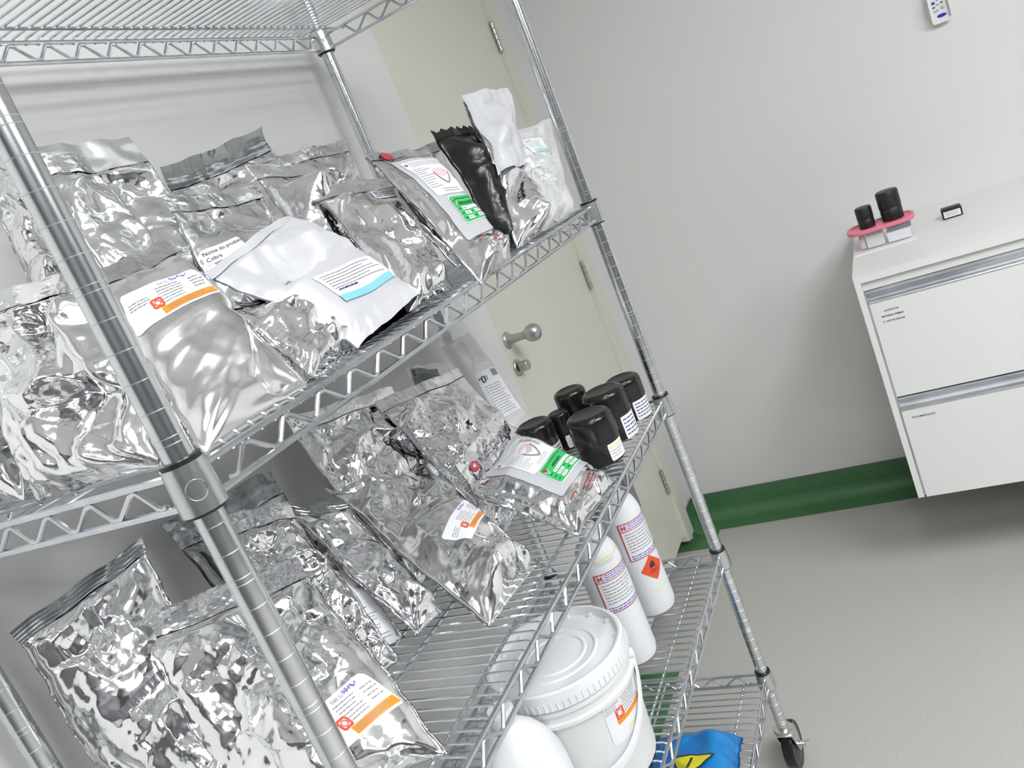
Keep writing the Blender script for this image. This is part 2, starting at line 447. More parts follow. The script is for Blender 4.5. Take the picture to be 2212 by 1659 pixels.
def pouch(name, label, cat, C, thick=.035, amp=1.0, cell=.035, nf=7, pe=2.6, mat='foil', seal=.09, seal_mat='foil_seal',
          seed=1, group=None, bend=.006, fill_top=.85, front=.6, open_bottom=False, flat=(), inner=None, jag=.0, flop=0., side_mat=None,
          tip=.0, margin=.006, sink=.25):
    """a filled, heat-sealed bag. C = bottom-left, bottom-right, top-right, top-left of the face towards the aisle"""
    rng = np.random.default_rng(seed)
    P = [np.array(c, float) for c in C]
    W = (np.linalg.norm(P[1]-P[0]) + np.linalg.norm(P[2]-P[3]))/2
    H = (np.linalg.norm(P[3]-P[0]) + np.linalg.norm(P[2]-P[1]))/2
    nu = int(np.clip(W/.0023, 30, 110)); nv = int(np.clip(H/.0023, 50, 160))
    N = np.cross((P[1]-P[0]+P[2]-P[3]), (P[3]-P[0]+P[2]-P[1])); N /= np.linalg.norm(N)
    tb = 1-seal
    phase = rng.uniform(0, 6.28, 8)
    dents = [(rng.uniform(.15, .85), rng.uniform(.1, .8), rng.uniform(.10, .25), rng.uniform(-1, 1)) for _ in range(4)]
    def base(S, T):
        X = (P[0][None, None]*((1-S)*(1-T))[..., None] + P[1][None, None]*(S*(1-T))[..., None]
             + P[2][None, None]*(S*T)[..., None] + P[3][None, None]*((1-S)*T)[..., None])
        w = bend*(.9*np.sin(1.6*S*PI+phase[0])*np.sin(1.5*T*PI+phase[1]) + .22*np.sin(4*T*PI+phase[2]+2*S) + .15*np.sin(3.1*S*PI+phase[3]))
        w = w + flop*T**3
        ex = (P[1]-P[0])/np.linalg.norm(P[1]-P[0]); ey = (P[3]-P[0])/np.linalg.norm(P[3]-P[0])
        e = .0025*(2*S-1)*np.sin(3*T*PI+phase[4]) + .0010*np.sin(13*T*PI+phase[5])*(2*S-1)
        g = .0012*np.sin(5*S*PI+phase[6])*T
        return X + N*w[..., None] + ex*e[..., None] + ey*g[..., None]
    s = np.linspace(0, 1, nu+1); t = np.linspace(0, tb, nv+1)
    # denser towards the side seams
    s = .5 + .5*np.sign(2*s-1)*np.abs(2*s-1)**.92
    S, T = np.meshgrid(s, t)
    es = 1-np.clip(np.abs(2*S-1)/(1-2*margin/W), 0, 1)**pe
    v = T/tb
    lo = np.sqrt(np.clip(v/.10, 0, 1)) if not open_bottom else .55+.45*np.clip(v/.3, 0, 1)
    hi = np.clip((1-v)/max(1e-3, 1-fill_top*.6), 0, 1)**.75
    mask = np.clip(es, 0, 1)**.55*lo*hi
    if open_bottom: mask = np.clip(es, 0, 1)**.55*np.maximum(lo, 0)*hi
    edge = np.clip(es, 0, 1)**.5*np.clip(np.minimum(v/.06 if not open_bottom else 1+0*v, (1-v)/.05), 0, 1)
    x, y = S*W, T*H
    cr = crumple(x, y, rng, amp, cell, nf, W, H)
    for (dx, dy, rr, k) in dents:
        cr = cr + k*.010*amp*np.exp(-(((S-dx)*W)**2 + ((T-dy)*H)**2)/(2*(rr*W)**2))
    # radiating pinch folds from the lower corners
    for cx in (0., 1.):
        if rng.uniform() < .8:
            a = np.arctan2(T*H+.004, np.abs(S-cx)*W+.004); r = np.hypot((S-cx)*W, T*H)
            cr = cr + .006*amp*(2*np.abs(((a*rng.uniform(2.2, 3.6)) % 1)-.5)-.5)*np.exp(-r/.05)*np.clip(r/.02, 0, 1)
    for (s0, s1, t0, t1) in flat:
        zone = smooth01(S, s0-.10, s0)*(1-smooth01(S, s1, s1+.10))*smooth01(T, t0-.06, t0)*(1-smooth01(T, t1, t1+.06))
        cr = cr*(1-.93*zone)
    B = base(S, T) - N*(thick*front*sink)
    F = B + N*((thick*front)*mask + cr*edge)[..., None]
    cr2 = crumple(x, y, np.random.default_rng(seed+999), amp*.7, cell, 4, W, H)
    K = B - N*((thick*(1-front))*mask + np.abs(cr2)*edge*.7)[..., None]
    gap_ = ((F-K)*N).sum(-1); K = K - N*(np.clip(.0018-gap_, 0, 1)*(edge > .02))[..., None]
    if front < 1 and P[0][2] > 0:   # keep the back of a standing bag above the shelf wires
        zmin = min(P[0][2], P[1][2]) - thick*front*sink*max(N[2], 0) - .002
        K[..., 2] = np.maximum(K[..., 2], np.minimum(zmin, F[..., 2]-.0015))
    root = thing(name, label, cat, tuple((P[0]+P[1])/2), group)
    n1 = nu+1
    idx = np.arange((nv+1)*n1).reshape(nv+1, n1); bidx = idx.copy()
    inside = np.ones((nv+1, n1), bool); inside[:, 0] = inside[:, nu] = False; inside[nv] = False
    if not open_bottom: inside[0] = False
    bidx[inside] = np.arange(inside.sum()) + idx.size
    verts = np.concatenate([F.reshape(-1, 3), K[inside]], 0)
    fa = np.stack([idx[:-1, :-1], idx[:-1, 1:], idx[1:, 1:], idx[1:, :-1]], -1).reshape(-1, 4)
    fb = np.stack([bidx[:-1, :-1], bidx[1:, :-1], bidx[1:, 1:], bidx[:-1, 1:]], -1).reshape(-1, 4)
    fs = np.concatenate([fa, fb], 0).tolist(); ms = [0]*len(fa) + [1 if inner else 0]*len(fb)
    me = bpy.data.meshes.new('pouch_body')
    o0 = ORG[root.name]
    me.from_pydata((verts-np.array(o0)).tolist(), [], fs)
    me.materials.append(M[mat])
    if inner: me.materials.append(M[inner])
    me.polygons.foreach_set('material_index', ms)
    me.polygons.foreach_set('use_smooth', [True]*len(fs)); me.validate(); me.update()
    ob = link(bpy.data.objects.new('pouch_body', me)); ob.parent = root; ORG[ob.name] = o0
    # heat seal strip along the top
    if seal > 0:
        nt_ = 12
        s2 = np.linspace(0, 1, nu+1); t2 = np.linspace(tb, 1, nt_+1)
        S2, T2 = np.meshgrid(s2, t2)
        Bs = base(S2, T2) - N*(thick*front*sink)
        rib = .0007*(2*np.abs(((T2*H/.0045) % 1)-.5)) + .0005*snoise(S2*W, T2*H, rng, .04)
        if jag:
            jj = jag*np.interp(s2, np.linspace(0, 1, 23), rng.uniform(-1, .6, 23))
            ey = (P[3]-P[0])/np.linalg.norm(P[3]-P[0])
            Bs = Bs + ey*((T2-tb)/seal*jj[None, :])[..., None]
        if tip: Bs = Bs + N*(tip*((T2-tb)/seal)**2)[..., None]
        wav = .0016*np.sin(5*S2*PI+phase[7])*((T2-tb)/seal)
        Fs = Bs + N*(.0006+rib+wav)[..., None]; Ks = Bs + N*(-.0006+rib+wav)[..., None]
        mb = MB()
        m1 = nu+1; vv = list(Fs.reshape(-1, 3)) + list(Ks.reshape(-1, 3)); off = (nt_+1)*m1; f2 = []
        for j in range(nt_):
            for i in range(nu):
                q = (j*m1+i, j*m1+i+1, (j+1)*m1+i+1, (j+1)*m1+i)
                f2.append(q); f2.append(tuple(k+off for k in q[::-1]))
        for j in range(nt_):
            for i in (0, nu):
                q = (j*m1+i, (j+1)*m1+i, (j+1)*m1+i+off, j*m1+i+off); f2.append(q)
        for i in range(nu):
            q = (nt_*m1+i, nt_*m1+i+1, nt_*m1+i+1+off, nt_*m1+i+off); f2.append(q)
        mb.add(vv, f2); mb.build('heat_seal', M[seal_mat], root)
    # the printed face includes the seal strip so labels can be placed anywhere
    Sg, Tg = np.meshgrid(s, np.concatenate([t, np.linspace(tb, 1, 7)[1:]]))
    Gf = np.concatenate([F, base(Sg[nv+1:], Tg[nv+1:]) + N*(.002-thick*front*sink)], 0)
    tv = np.concatenate([t, np.linspace(tb, 1, 7)[1:]])
    # resample to a regular grid
    su = np.linspace(0, 1, 61); tu = np.linspace(0, 1, 81)
    G1 = np.stack([np.stack([np.interp(tu, tv, Gf[:, i, k]) for i in range(nu+1)], 1) for k in range(3)], -1)
    G2 = np.stack([np.stack([np.interp(su, s, G1[j, :, k]) for j in range(81)], 0) for k in range(3)], -1)
    return root, BagS(G2, W, H)

def paper(root, S, a0, a1, b0, b1, mat='paper', off=.0009, name='paper_label', rad=.003, label=None):
    mb = MB(); na = max(4, int((a1-a0)/.004)); nb = max(4, int((b1-b0)/.004))
    if rad: rpatch(mb, S, a0, a1, b0, b1, off, rad, na, nb)
    else: patch(mb, S, a0, a1, b0, b1, off, na, nb)
    return mb.build(name, M[mat], root, label=label)

# =====================================================================  ROOM
XR, YB, ZC = 2.44, .47, 2.75          # wall with the cabinet, wall behind the rack, ceiling
X0, Y0 = -2.6, -4.4
mb = MB(); mb.box((X0-.1, Y0-.1, -.1), (XR+.12, YB+.14, 0)); struct(mb, 'floor', M['floor'])
mb = MB(); mb.box((X0-.1, Y0-.1, ZC), (XR+.12, YB+.14, ZC+.1)); struct(mb, 'ceiling', M['ceiling'])
DX0, DX1, DZ = 1.468, 2.30, 2.14       # door opening in the wall behind the rack
mb = MB(); mb.box((X0-.1, YB, 0), (DX0, YB+.14, ZC)); mb.box((DX1, YB, 0), (XR+.12, YB+.14, ZC)); mb.box((DX0, YB, DZ), (DX1, YB+.14, ZC))
struct(mb, 'wall_back', M['wall'])
mb = MB(); mb.box((XR, Y0-.1, 0), (XR+.12, YB, ZC)); struct(mb, 'wall_right', M['wall'])
mb = MB(); mb.box((X0-.1, Y0-.1, 0), (X0, YB, ZC)); struct(mb, 'wall_left', M['wall_far'])
mb = MB(); mb.box((X0, Y0-.1, 0), (XR, Y0, ZC)); struct(mb, 'wall_front', M['wall_far'])

# coved vinyl skirting: wall face, quarter-round cove, strip welded to the floor
def cove(w=.10, h=.104, r=.045, n=8):
    p = [(0.0, h), (.004, h), (.004, r+.004)]
    for k in range(n+1):
        a = PI + PI/2*k/n; p.append((.004+r+r*math.cos(a), .003+r+r*math.sin(a)))
    p += [(w, .002), (w, 0), (0, 0)]
    return p
pr = cove()
mb = MB(); mb.prism([(XR-d, z) for d, z in pr], 1, Y0, YB, 0)
mb.box((XR-.006, Y0, .104), (XR, YB-.03, .109), 1)
struct(mb, 'baseboard_right', [M['green'], M['green_edge']], True)
mb = MB(); mb.prism([(YB-d, z) for d, z in pr], 0, DX1+.012, XR, 0); mb.prism([(YB-d, z) for d, z in pr], 0, X0, DX0-.004, 0)
mb.box((2.215, YB-.10, 0), (DX1+.012, YB+.13, .002), 0); mb.box((DX0-.004, YB-.10, 0), (1.535, YB+.02, .002), 0)
mb.box((DX1+.012, YB-.006, .104), (XR-.03, YB, .109), 1); mb.box((X0, YB-.006, .104), (DX0-.004, YB, .109), 1)
struct(mb, 'baseboard_back', [M['green'], M['green_edge']], True)
# rounded inner corner of the cove and its diagonal weld
mb = MB()
rr = .05; n = 8; vs = []; fs = []
for k in range(n+1):
    a = PI/2*k/n; x = XR-rr+rr*math.sin(a) if False else XR-rr+rr*math.cos(a)*1.0; y = YB-rr+rr*math.sin(a)
    vs += [(x-.004*math.cos(a), y-.004*math.sin(a), .05), (x-.004*math.cos(a), y-.004*math.sin(a), .104)]
for k in range(n): fs.append((2*k, 2*k+2, 2*k+3, 2*k+1))
mb.add(vs, fs, 0)
mb.tube([(XR-.045, YB-.045, .018), (XR-.07, YB-.07, .004), (XR-.098, YB-.098, .0025)], .0012, 6, 1)
struct(mb, 'trim_1', [M['green'], M['weld']], True)

# door in the wall behind the rack
mb = MB(); mb.box((DX0, YB+.006, .055), (2.236, YB+.045, 2.08)); door = struct(mb, 'door_1', M['cream'])
ORG[door.name] = Vector((0,0,0))
mb = MB(); mb.box((2.238, YB-.012, .030), (DX1+.012, YB+.10, DZ)); mb.box((DX0, YB-.004, 2.083), (2.238, YB+.10, DZ)); mb.box((DX0-.05, YB+.01, .03), (DX0-.003, YB+.10, DZ), 1)
struct(mb, 'trim_2', [M['cream'], M['wall']])
mb = MB(); mb.box((DX0, YB+.05, .003), (2.24, YB+.07, .055)); mb.box((2.2355, YB+.03, .05), (2.239, YB+.06, 2.08))  # dark strips stand in for the shade in the door gaps
struct(mb, 'gap_shade_strip', M['gap_shade'])
for z0, z1 in ((1.862, 1.954), (1.044, 1.142), (.240, .331)):
    mb = MB(); h = (z1-z0)/5
    for k in range(5):
        mb.lathe([(.0001, z0+k*h), (.0055, z0+k*h+.0006), (.0055, z0+(k+1)*h-.0012), (.0001, z0+(k+1)*h-.0006)], (2.231, YB-.004, 0), 12)
    mb.lathe([(.0001, z1), (.004, z1+.001), (.0035, z1+.004), (.0001, z1+.005)], (2.231, YB-.004, 0), 10)
    mb.lathe([(.0001, z0-.005), (.0035, z0-.004), (.004, z0-.001), (.0001, z0)], (2.231, YB-.004, 0), 10)
    mb.build('door_hinge', M['hinge'], door)
# knob on a flared neck, and the lock below it
KX, KZ = 1.518, 1.100
mb = MB()
mb.lathe([(.0001, -.016), (.0225, -.016), (.0235, -.012), (.0215, -.009), (.0135, -.007), (.0125, .0), (.0112, .012), (.0102, .030), (.0105, .038), (.012, .042),
          (.017, .046), (.0215, .052), (.0240, .060), (.0240, .068), (.0215, .077), (.0155, .084), (.007, .0875), (.0001, .088)], (KX, YB-.010, KZ), 28, 0, (0, -1, 0))
mb.build('door_knob', M['knob'], door)
mb = MB()
mb.lathe([(.0001, -.016), (.0225, -.016), (.0235, -.012), (.0215, -.009), (.0001, -.008)], (KX-.004, YB-.010, KZ-.079), 28, 0, (0, -1, 0))
mb.rbox((KX-.018, YB-.030, KZ-.092), (KX+.010, YB-.004, KZ-.066), .007, 0, 1)
mb.build('lock_turn', M['knob'], door)

# ceiling lamps
def lamp(x, y, lx, ly, s, label):
    t = thing('ceiling_light', label, 'ceiling light', (x, y, ZC-.06), 'ceiling lights')
    mb = MB(); w = .03
    for a, b in (((x-lx/2-w, y-ly/2-w), (x+lx/2+w, y-ly/2)), ((x-lx/2-w, y+ly/2), (x+lx/2+w, y+ly/2+w)),
                 ((x-lx/2-w, y-ly/2), (x-lx/2, y+ly/2)), ((x+lx/2, y-ly/2), (x+lx/2+w, y+ly/2))):
        mb.box((a[0], a[1], ZC-.06), (b[0], b[1], ZC))
    mb.box((x-lx/2, y-ly/2, ZC-.02), (x+lx/2, y+ly/2, ZC-.001)); mb.build('lamp_frame', M['lamp_frame'], t, False)
    mb = MB(); mb.box((x-lx/2, y-ly/2, ZC-.05), (x+lx/2, y+ly/2, ZC-.045))
    mb.build('diffuser', glow('lamp_glow', (.96, .98, 1.0), s), t, False)
LS = 53.0
lamp(.09, -.62, 1.10, .26, LS*.30, 'long ceiling light over the front of the wire rack')
lamp(.09, -1.80, 1.20, .60, LS*.42, 'added wide ceiling fill light between the rack and the middle of the room')  # unseen lamp, added to spread the light more evenly
lamp(.09, -3.30, 1.20, .60, LS*.62, 'wide ceiling light over the far half of the room')
lamp(-1.75, -1.6, .60, 1.20, LS*.42, 'wide ceiling light behind the camera side of the room')

# =====================================================================  WIRE RACK
L, D = 1.1412, .414
SH = [1.905, 1.390, .9688, .5964, .2745]      # collar tops, top shelf first
RU, RL = .009, .036                           # rods of the edge truss below collar top
rack = thing('wire_rack', 'tall chrome wire shelving rack on wheels, loaded with silver pouches', 'shelving rack', (L/2, D/2, 0))
# posts
def post_mesh(x, y):
    mb = MB(); prof = [(.0001, .118), (.0127, .118)]; z = .118; mis = [0, 0]; k = 0
    ZT = 2.02; R = .0127
    prof = [(.0001, .118), (R, .119)]; mis = [0]
    zz = .1407
    while zz < ZT-.02:
        pairs = [zz] if k % 5 else [zz-.0028, zz+.0028]
        for q in pairs:
            prof += [(R, q-.0004), (R-.0004, q), (R, q+.0004)]; mis += [0, 1, 1]
        zz += .0254; k += 1
    prof += [(R, ZT-.003), (R-.002, ZT), (.0001, ZT+.001)]; mis += [0, 0, 0]
    mb.lathe(prof, (x, y, 0), 28, 0, mis=mis)
    return mb
p0 = post_mesh(0, 0).build('post', [M['post'], M['groove']], rack, True, 25)
for (x, y) in ((L, 0), (L, D), (0, D)): dup_part(p0, (x, y, 0))

def zigzag(pts_fn, n0, n1, period, a, b, zt, zl):
    """flat-topped zigzag between s=a and s=b; pts_fn(s, z) -> xyz"""
    out = []; s = a; up = True
    k = 0
    while s < b - period*.25:
        for ds, z in ((0, zl+.001), (.10, zl), (.18, zl+.0012), (.50-.06, zt-.001), (.50, zt), (.50+.10, zt-.001)):
            if s+ds*period <= b: out.append(pts_fn(s+ds*period, z))
        s += period
    return out

def shelf(z, mark=False):
    zu, zl = z-RU, z-RL
    mb = MB()
    e = .016
    # mat wires run front to back, ends turned down over the edge rods
    x = .030
    while x < L-.025:
        zt = z-.0055
        mb.tube([(x, -.0045, zu-.004), (x, -.003, zu+.001), (x, .003, zt), (x, D-.003, zt), (x, D+.003, zu+.001), (x, D+.0045, zu-.004)], .0019, 6)
        x += .0195
    for y in (.042, .180, .234, .372):
        mb.tube([(.004, y, z-.0098), (L-.004, y, z-.0098)], .0026, 7)
    sh = mb.build('wire_shelf', M['chrome'], rack)
    # edge trusses
    for nm, f0, fb in (('edge_truss', lambda s, zz: (s, -.004, zz), L), ('edge_truss', lambda s, zz: (s, D+.004, zz), L),
                       ('edge_truss', lambda s, zz: (-.004, s, zz), D), ('edge_truss', lambda s, zz: (L+.004, s, zz), D)):
        mb = MB()
        mb.tube([f0(e, zu), f0(fb-e, zu)], .0033, 8); mb.tube([f0(e, zl), f0(fb-e, zl)], .0033, 8)
        mb.tube(zigzag(f0, 0, 0, .0583, .034, fb-.02, zu-.0045, zl+.0035), .0025, 7)
        mb.build('edge_truss', M['chrome'], sh)
    # tapered collars over a split black sleeve
    for i, (px, py) in enumerate(((0, 0), (L, 0), (L, D), (0, D))):
        mb = MB()
        mb.lathe([(.0131, z-.041), (.0196, z-.041), (.0192, z-.020), (.0182, z), (.0131, z)], (px, py, 0), 28, 0)
        mb.lathe([(.0128, z), (.0170, z-.001), (.0172, z+.0038), (.0128, z+.0042)], (px, py, 0), 28, 1)
        mb.lathe([(.0128, z-.0445), (.0176, z-.0435), (.0184, z-.041), (.0128, z-.0405)], (px, py, 0), 28, 1)
        if mark and i == 0:
            # cast certification ring and letters, facing the aisle
            S = CylS(px, py, z-.0215, .0194, math.atan2(-.80, -.62))
            pts = [S.pos(.0085*math.cos(a), .0085*math.sin(a), .0002) for a in [2*PI*k/24 for k in range(24)]]
            mb.tube(pts, .00035, 5, 0, closed=True)
            text(mb, S, 'NSF', .0075, 0, -.0025, .0006, 'c', 0, .01)
        mb.build('shelf_collar', [M['collar'], M['sleeve']], sh)
    return sh
for k, z in enumerate(SH): shelf(z, k == 1)

def caster(x, y):
    mb = MB()
    mb.lathe([(.0001, .128), (.0105, .128), (.0125, .1255), (.0125, .122), (.0215, .120), (.0235, .1165), (.0235, .1140), (.0225, .1130),
              (.0232, .1120), (.0001, .1120)], (x, y, 0), 32)
    st = mb.build('caster', M['zinc'], rack, True, 30)
    mb = MB()
    for s in (-1, 1):
        yy = y + s*.0175
        mb.prism([(x-.021, .112), (x+.023, .112), (x+.030, .085), (x+.030, .048), (x+.026, .042), (x+.018, .040), (x+.008, .046)], 1, yy-.0014, yy+.0014)
    mb.box((x-.021, y-.018, .1095), (x+.023, y+.018, .1125))
    mb.tube([(x+.020, y-.027, .0546), (x+.020, y+.025, .0546)], .0045, 10)
    mb.build('fork', M['zinc'], st, False)
    mb = MB()
    mb.lathe([(.006, -.0145), (.034, -.0135), (.041, -.0115), (.0515, -.0125), (.0540, -.009), (.0545, 0), (.0540, .009), (.0515, .0125), (.041, .0115), (.034, .0135), (.006, .0145)],
             (x+.020, y, .0546), 40, 0, (0, 1, 0))
    mb.build('wheel', M['rubber'], st, True, 30)
    mb = MB()
    mb.lathe([(.0001, -.030), (.0065, -.030), (.0075, -.026), (.0075, -.021), (.0001, -.021)], (x+.020, y, .0546), 12, 0, (0, 1, 0))
    mb.tube([(x+.018, y-.027, .058), (x+.012, y-.040, .070), (x+.009, y-.046, .075)], .0011, 6)
    mb.build('axle_nut', M['zinc'], st)
    return st
c0 = caster(0, 0)
for (x, y) in ((L, 0), (L, D), (0, D)): dup_part(c0, (x, y, 0))

# =====================================================================  POUCHES ON THE BIG SHELVES
Q = {
'A6':[(0.026,-0.003,1.390),(0.176,-0.003,1.390),(0.269,0.170,1.582),(0.131,0.150,1.564)],
'A7':[(0.285,0.006,1.394),(0.501,0.032,1.400),(0.496,0.170,1.565),(0.253,0.130,1.531)],
'A16':[(0.190,0.004,1.392),(0.333,0.034,1.390),(0.340,0.105,1.478),(0.234,0.100,1.490)],
'A9':[(0.442,0.030,1.396),(0.559,0.020,1.391),(0.720,0.140,1.568),(0.591,0.200,1.591)],
'A8':[(0.500,0.120,1.390),(0.620,0.100,1.390),(0.699,0.230,1.627),(0.580,0.280,1.656)],
'A5':[(0.660,0.270,1.390),(0.900,0.270,1.390),(1.001,0.370,1.677),(0.758,0.400,1.691)],
'A4':[(0.440,0.240,1.390),(0.680,0.240,1.390),(0.768,0.370,1.723),(0.504,0.370,1.689)],
'A3a':[(0.300,0.270,1.390),(0.450,0.260,1.390),(0.499,0.380,1.748),(0.355,0.390,1.756)],
'A3b':[(0.220,0.200,1.390),(0.330,0.200,1.390),(0.361,0.320,1.720),(0.287,0.330,1.728)],
'A15':[(0.310,0.165,1.390),(0.460,0.150,1.390),(0.575,0.272,1.622),(0.388,0.272,1.636)],
'A1':[(0.020,0.230,1.388),(0.022,0.050,1.388),(0.118,0.130,1.566),(0.086,0.280,1.593)],
'A1b':[(0.060,0.392,1.390),(0.030,0.255,1.390),(0.154,0.300,1.579),(0.120,0.400,1.621)],
'A2':[(0.100,0.200,1.390),(0.190,0.150,1.390),(0.241,0.280,1.692),(0.230,0.360,1.745)],
'A14':[(0.800,0.140,1.390),(0.950,0.120,1.390),(1.011,0.190,1.604),(0.784,0.210,1.612)],
'A10':[(0.571,-0.012,1.378),(0.710,-0.009,1.387),(0.837,0.120,1.586),(0.684,0.140,1.612)],
'A11':[(0.790,0.034,1.392),(0.868,0.022,1.389),(0.958,0.084,1.604),(0.862,0.112,1.614)],
'A12':[(0.787,0.010,1.389),(0.900,0.004,1.389),(1.068,0.050,1.632),(0.952,0.080,1.644)],
'A13':[(0.856,0.006,1.389),(1.019,-0.004,1.389),(1.086,0.010,1.557),(0.956,0.030,1.558)],
'B7':[(0.356,0.051,0.995),(0.519,0.038,0.990),(0.702,0.300,1.115),(0.528,0.360,1.173)],
'B2':[(0.042,0.238,0.968),(0.149,0.020,0.968),(0.254,0.210,1.182),(0.124,0.360,1.195)],
'B11':[(0.581,-0.002,0.985),(0.750,-0.018,0.985),(0.848,0.191,1.085),(0.603,0.172,1.085)],
'B8':[(0.355,0.171,0.985),(0.422,0.159,0.980),(0.479,0.300,1.150),(0.419,0.360,1.192)],
'B1':[(0.030,0.385,0.975),(0.100,0.250,0.968),(0.196,0.360,1.267),(0.030,0.398,1.256)],
'B4':[(0.302,0.276,0.968),(0.383,0.213,0.968),(0.433,0.330,1.119),(0.335,0.330,1.141)],
'B9':[(0.500,0.260,0.970),(0.700,0.260,0.970),(0.831,0.380,1.222),(0.557,0.400,1.281)],
'B10':[(0.630,0.160,0.970),(0.900,0.160,0.970),(0.977,0.320,1.189),(0.737,0.360,1.228)],
'B5':[(0.230,0.270,0.970),(0.400,0.270,0.970),(0.471,0.400,1.228),(0.277,0.420,1.251)],
'B6':[(0.220,0.210,0.970),(0.330,0.190,0.970),(0.418,0.340,1.192),(0.314,0.360,1.233)],
'C1':[(0.780,0.260,0.970),(0.930,0.260,0.970),(1.015,0.370,1.199),(0.899,0.380,1.235)],
'C2':[(0.970,0.270,0.970),(1.070,0.250,0.970),(1.155,0.370,1.248),(1.074,0.400,1.251)],
}
G2 = 'foil pouches on the second shelf'; G3 = 'foil pouches on the middle shelf'

# ---- second shelf
def orange_label(root, S, a0, a1, b0, b1, head, head_a, seed, code_side=True):
    """white sticker: heading, small print, pale square mark, orange strip along its foot"""
    pl = paper(root, S, a0, a1, b0, b1, name='paper_label', label='white sticker with an orange strip')
    w, h = a1-a0, b1-b0
    mb = MB()
    if head: text(mb, S, head, h*.12, a0+w*head_a, b1-h*.17, .0015, 'l', 0)
    dashes(mb, S, a0+w*.36, a0+w*.74, b0+h*.30, b1-h*.20, 6, .0015, seed, .42)
    dashes(mb, S, a0+w*.78, a1-w*.03, b0+h*.36, b1-h*.22, 4, .0015, seed+1, .42)
    dashes(mb, S, a0+w*.04, a0+w*.26, b0+h*.48, b1-h*.30, 3, .0015, seed+2, .55)
    mb.build('printed_text', M['ink_soft'], pl)
    mb = MB(); scribble(mb, S, a0+w*.60, b1-h*.17, w*.22, h*.14, .0015, seed); mb.build('handwriting', M['ink_blue'], pl)
    mb = MB(); patch(mb, S, a0+w*.30, a1-w*.02, b0+h*.06, b0+h*.25, .0015, 22, 4); mb.build('orange_strip', M['orange'], pl)
    mb = MB(); dashes(mb, S, a0+w*.36, a1-w*.06, b0+h*.09, b0+h*.22, 3, .0021, seed+5, .45); mb.build('strip_print', M['ink_soft'], pl)
    mb = MB(); q = h*.22; ca, cb = a0+w*.30, b0+h*.40
    outline(mb, S, [(ca-q*.5, cb-q*.5), (ca+q*.5, cb-q*.5), (ca+q*.5, cb+q*.5), (ca-q*.5, cb+q*.5)], q*.24, .0015)
    outline(mb, S, [(ca+q*.3*math.cos(k*PI/8), cb+q*.3*math.sin(k*PI/8)) for k in range(16)], q*.10, .0015)
    mb.build('square_mark', M['orange_red'], pl)
    return pl

r, S = pouch('foil_pouch', 'large satin silver pouch with orange-striped sticker on the second shelf beside the front post', 'pouch', Q['A6'], .045, .95, .06, 5, 3.0, 'foil_satin',
             .10, 'foil_seal', 11, G2, .004, .95, flat=((.02, .95, .48, .82),))
orange_label(r, SubS(S, -.006, .172, -.12), -.056, .056, -.028, .028, '250 G', .42, 5)
r, S = pouch('white_pouch', 'matt white pouch with pale blue stripe, open at its foot, on the second shelf', 'pouch', Q['A7'], .050, .85, .06, 6, 2.6, 'foil_white',
             .06, 'foil_white', 12, G2, .006, .92, open_bottom=True, inner='foil_shaded', flat=((.1, .95, .15, .5),))
T_ = SubS(S, .006, .066, -.10)
pl = paper(r, T_, -.075, .075, -.022, .020, 'paper', rad=0, label='white printed panel with a pale blue stripe')
mb = MB(); dashes(mb, T_, -.068, .068, -.010, .017, 6, .0015, 3, .45); mb.build('printed_text', M['ink_soft'], pl)
mb = MB(); dashes(mb, T_, -.064, -.01, -.0135, -.0095, 1, .0016, 9, .8); mb.build('printed_heading', M['ink_navy'], pl)
mb = MB()
n = 20
for k in range(n):
    u0, u1 = k/n, (k+1)/n; f = lambda u: (-.075+.15*u, -.022 - .004*math.sin(u*PI*1.1) + .006*u)
    (x0, y0), (x1, y1) = f(u0), f(u1); poly(mb, T_, [(x0, y0-.006), (x1, y1-.006), (x1, y1+.004), (x0, y0+.004)], .0016)
mb.build('blue_stripe', M['teal'], pl)
pouch('foil_pouch', 'small crumpled silver pouch tucked under the matt white pouch', 'pouch', Q['A16'], .040, 1.5, .03, 8, 2.6, 'foil_b', .08, 'foil_seal', 13, G2)
r, S = pouch('foil_pouch', 'tall shiny silver pouch leaning beside the pouch with the green approval sticker, second shelf', 'pouch', Q['A9'], .040, 1.35, .045, 7, 2.8, 'foil', .10, 'foil_seal', 14, G2, .006,
             flat=((.55, 1., .74, .9),))
T_ = SubS(S, .040, .236, 0)
pl = paper(r, T_, -.024, .020, -.014, .014, 'window', label='grey printed patch')
mb = MB(); dashes(mb, T_, -.020, .016, -.010, .010, 4, .0015, 8, .5); mb.build('printed_text', M['ink'], pl)
pouch('foil_pouch', 'creased silver pouch with a folded side behind the matt white pouch', 'pouch', Q['A8'], .040, 1.35, .04, 8, 2.6, 'foil', .09, 'foil_seal', 15, G2)
pouch('foil_pouch', 'wide silver pouch against the wall side, just before the back post of the second shelf', 'pouch', Q['A5'], .045, 1.2, .05, 6, 2.8, 'foil', .08, 'foil_b', 16, G2, jag=.004)
pouch('foil_pouch', 'silver pouch with a dark curled seal rising highest in the middle of the second shelf', 'pouch', Q['A4'], .045, 1.25, .05, 7, 2.8, 'foil', .11, 'foil_shaded', 17, G2, .008, tip=.012)
pouch('foil_pouch', 'square-topped silver pouch standing tallest behind the front post, second shelf', 'pouch', Q['A3a'], .040, 1.15, .05, 6, 3.0, 'foil', .12, 'foil_satin', 18, G2)
pouch('foil_pouch', 'narrow silver pouch standing before the square-topped pouch, second shelf', 'pouch', Q['A3b'], .035, 1.2, .045, 6, 2.6, 'foil', .08, 'foil_seal', 19, G2)
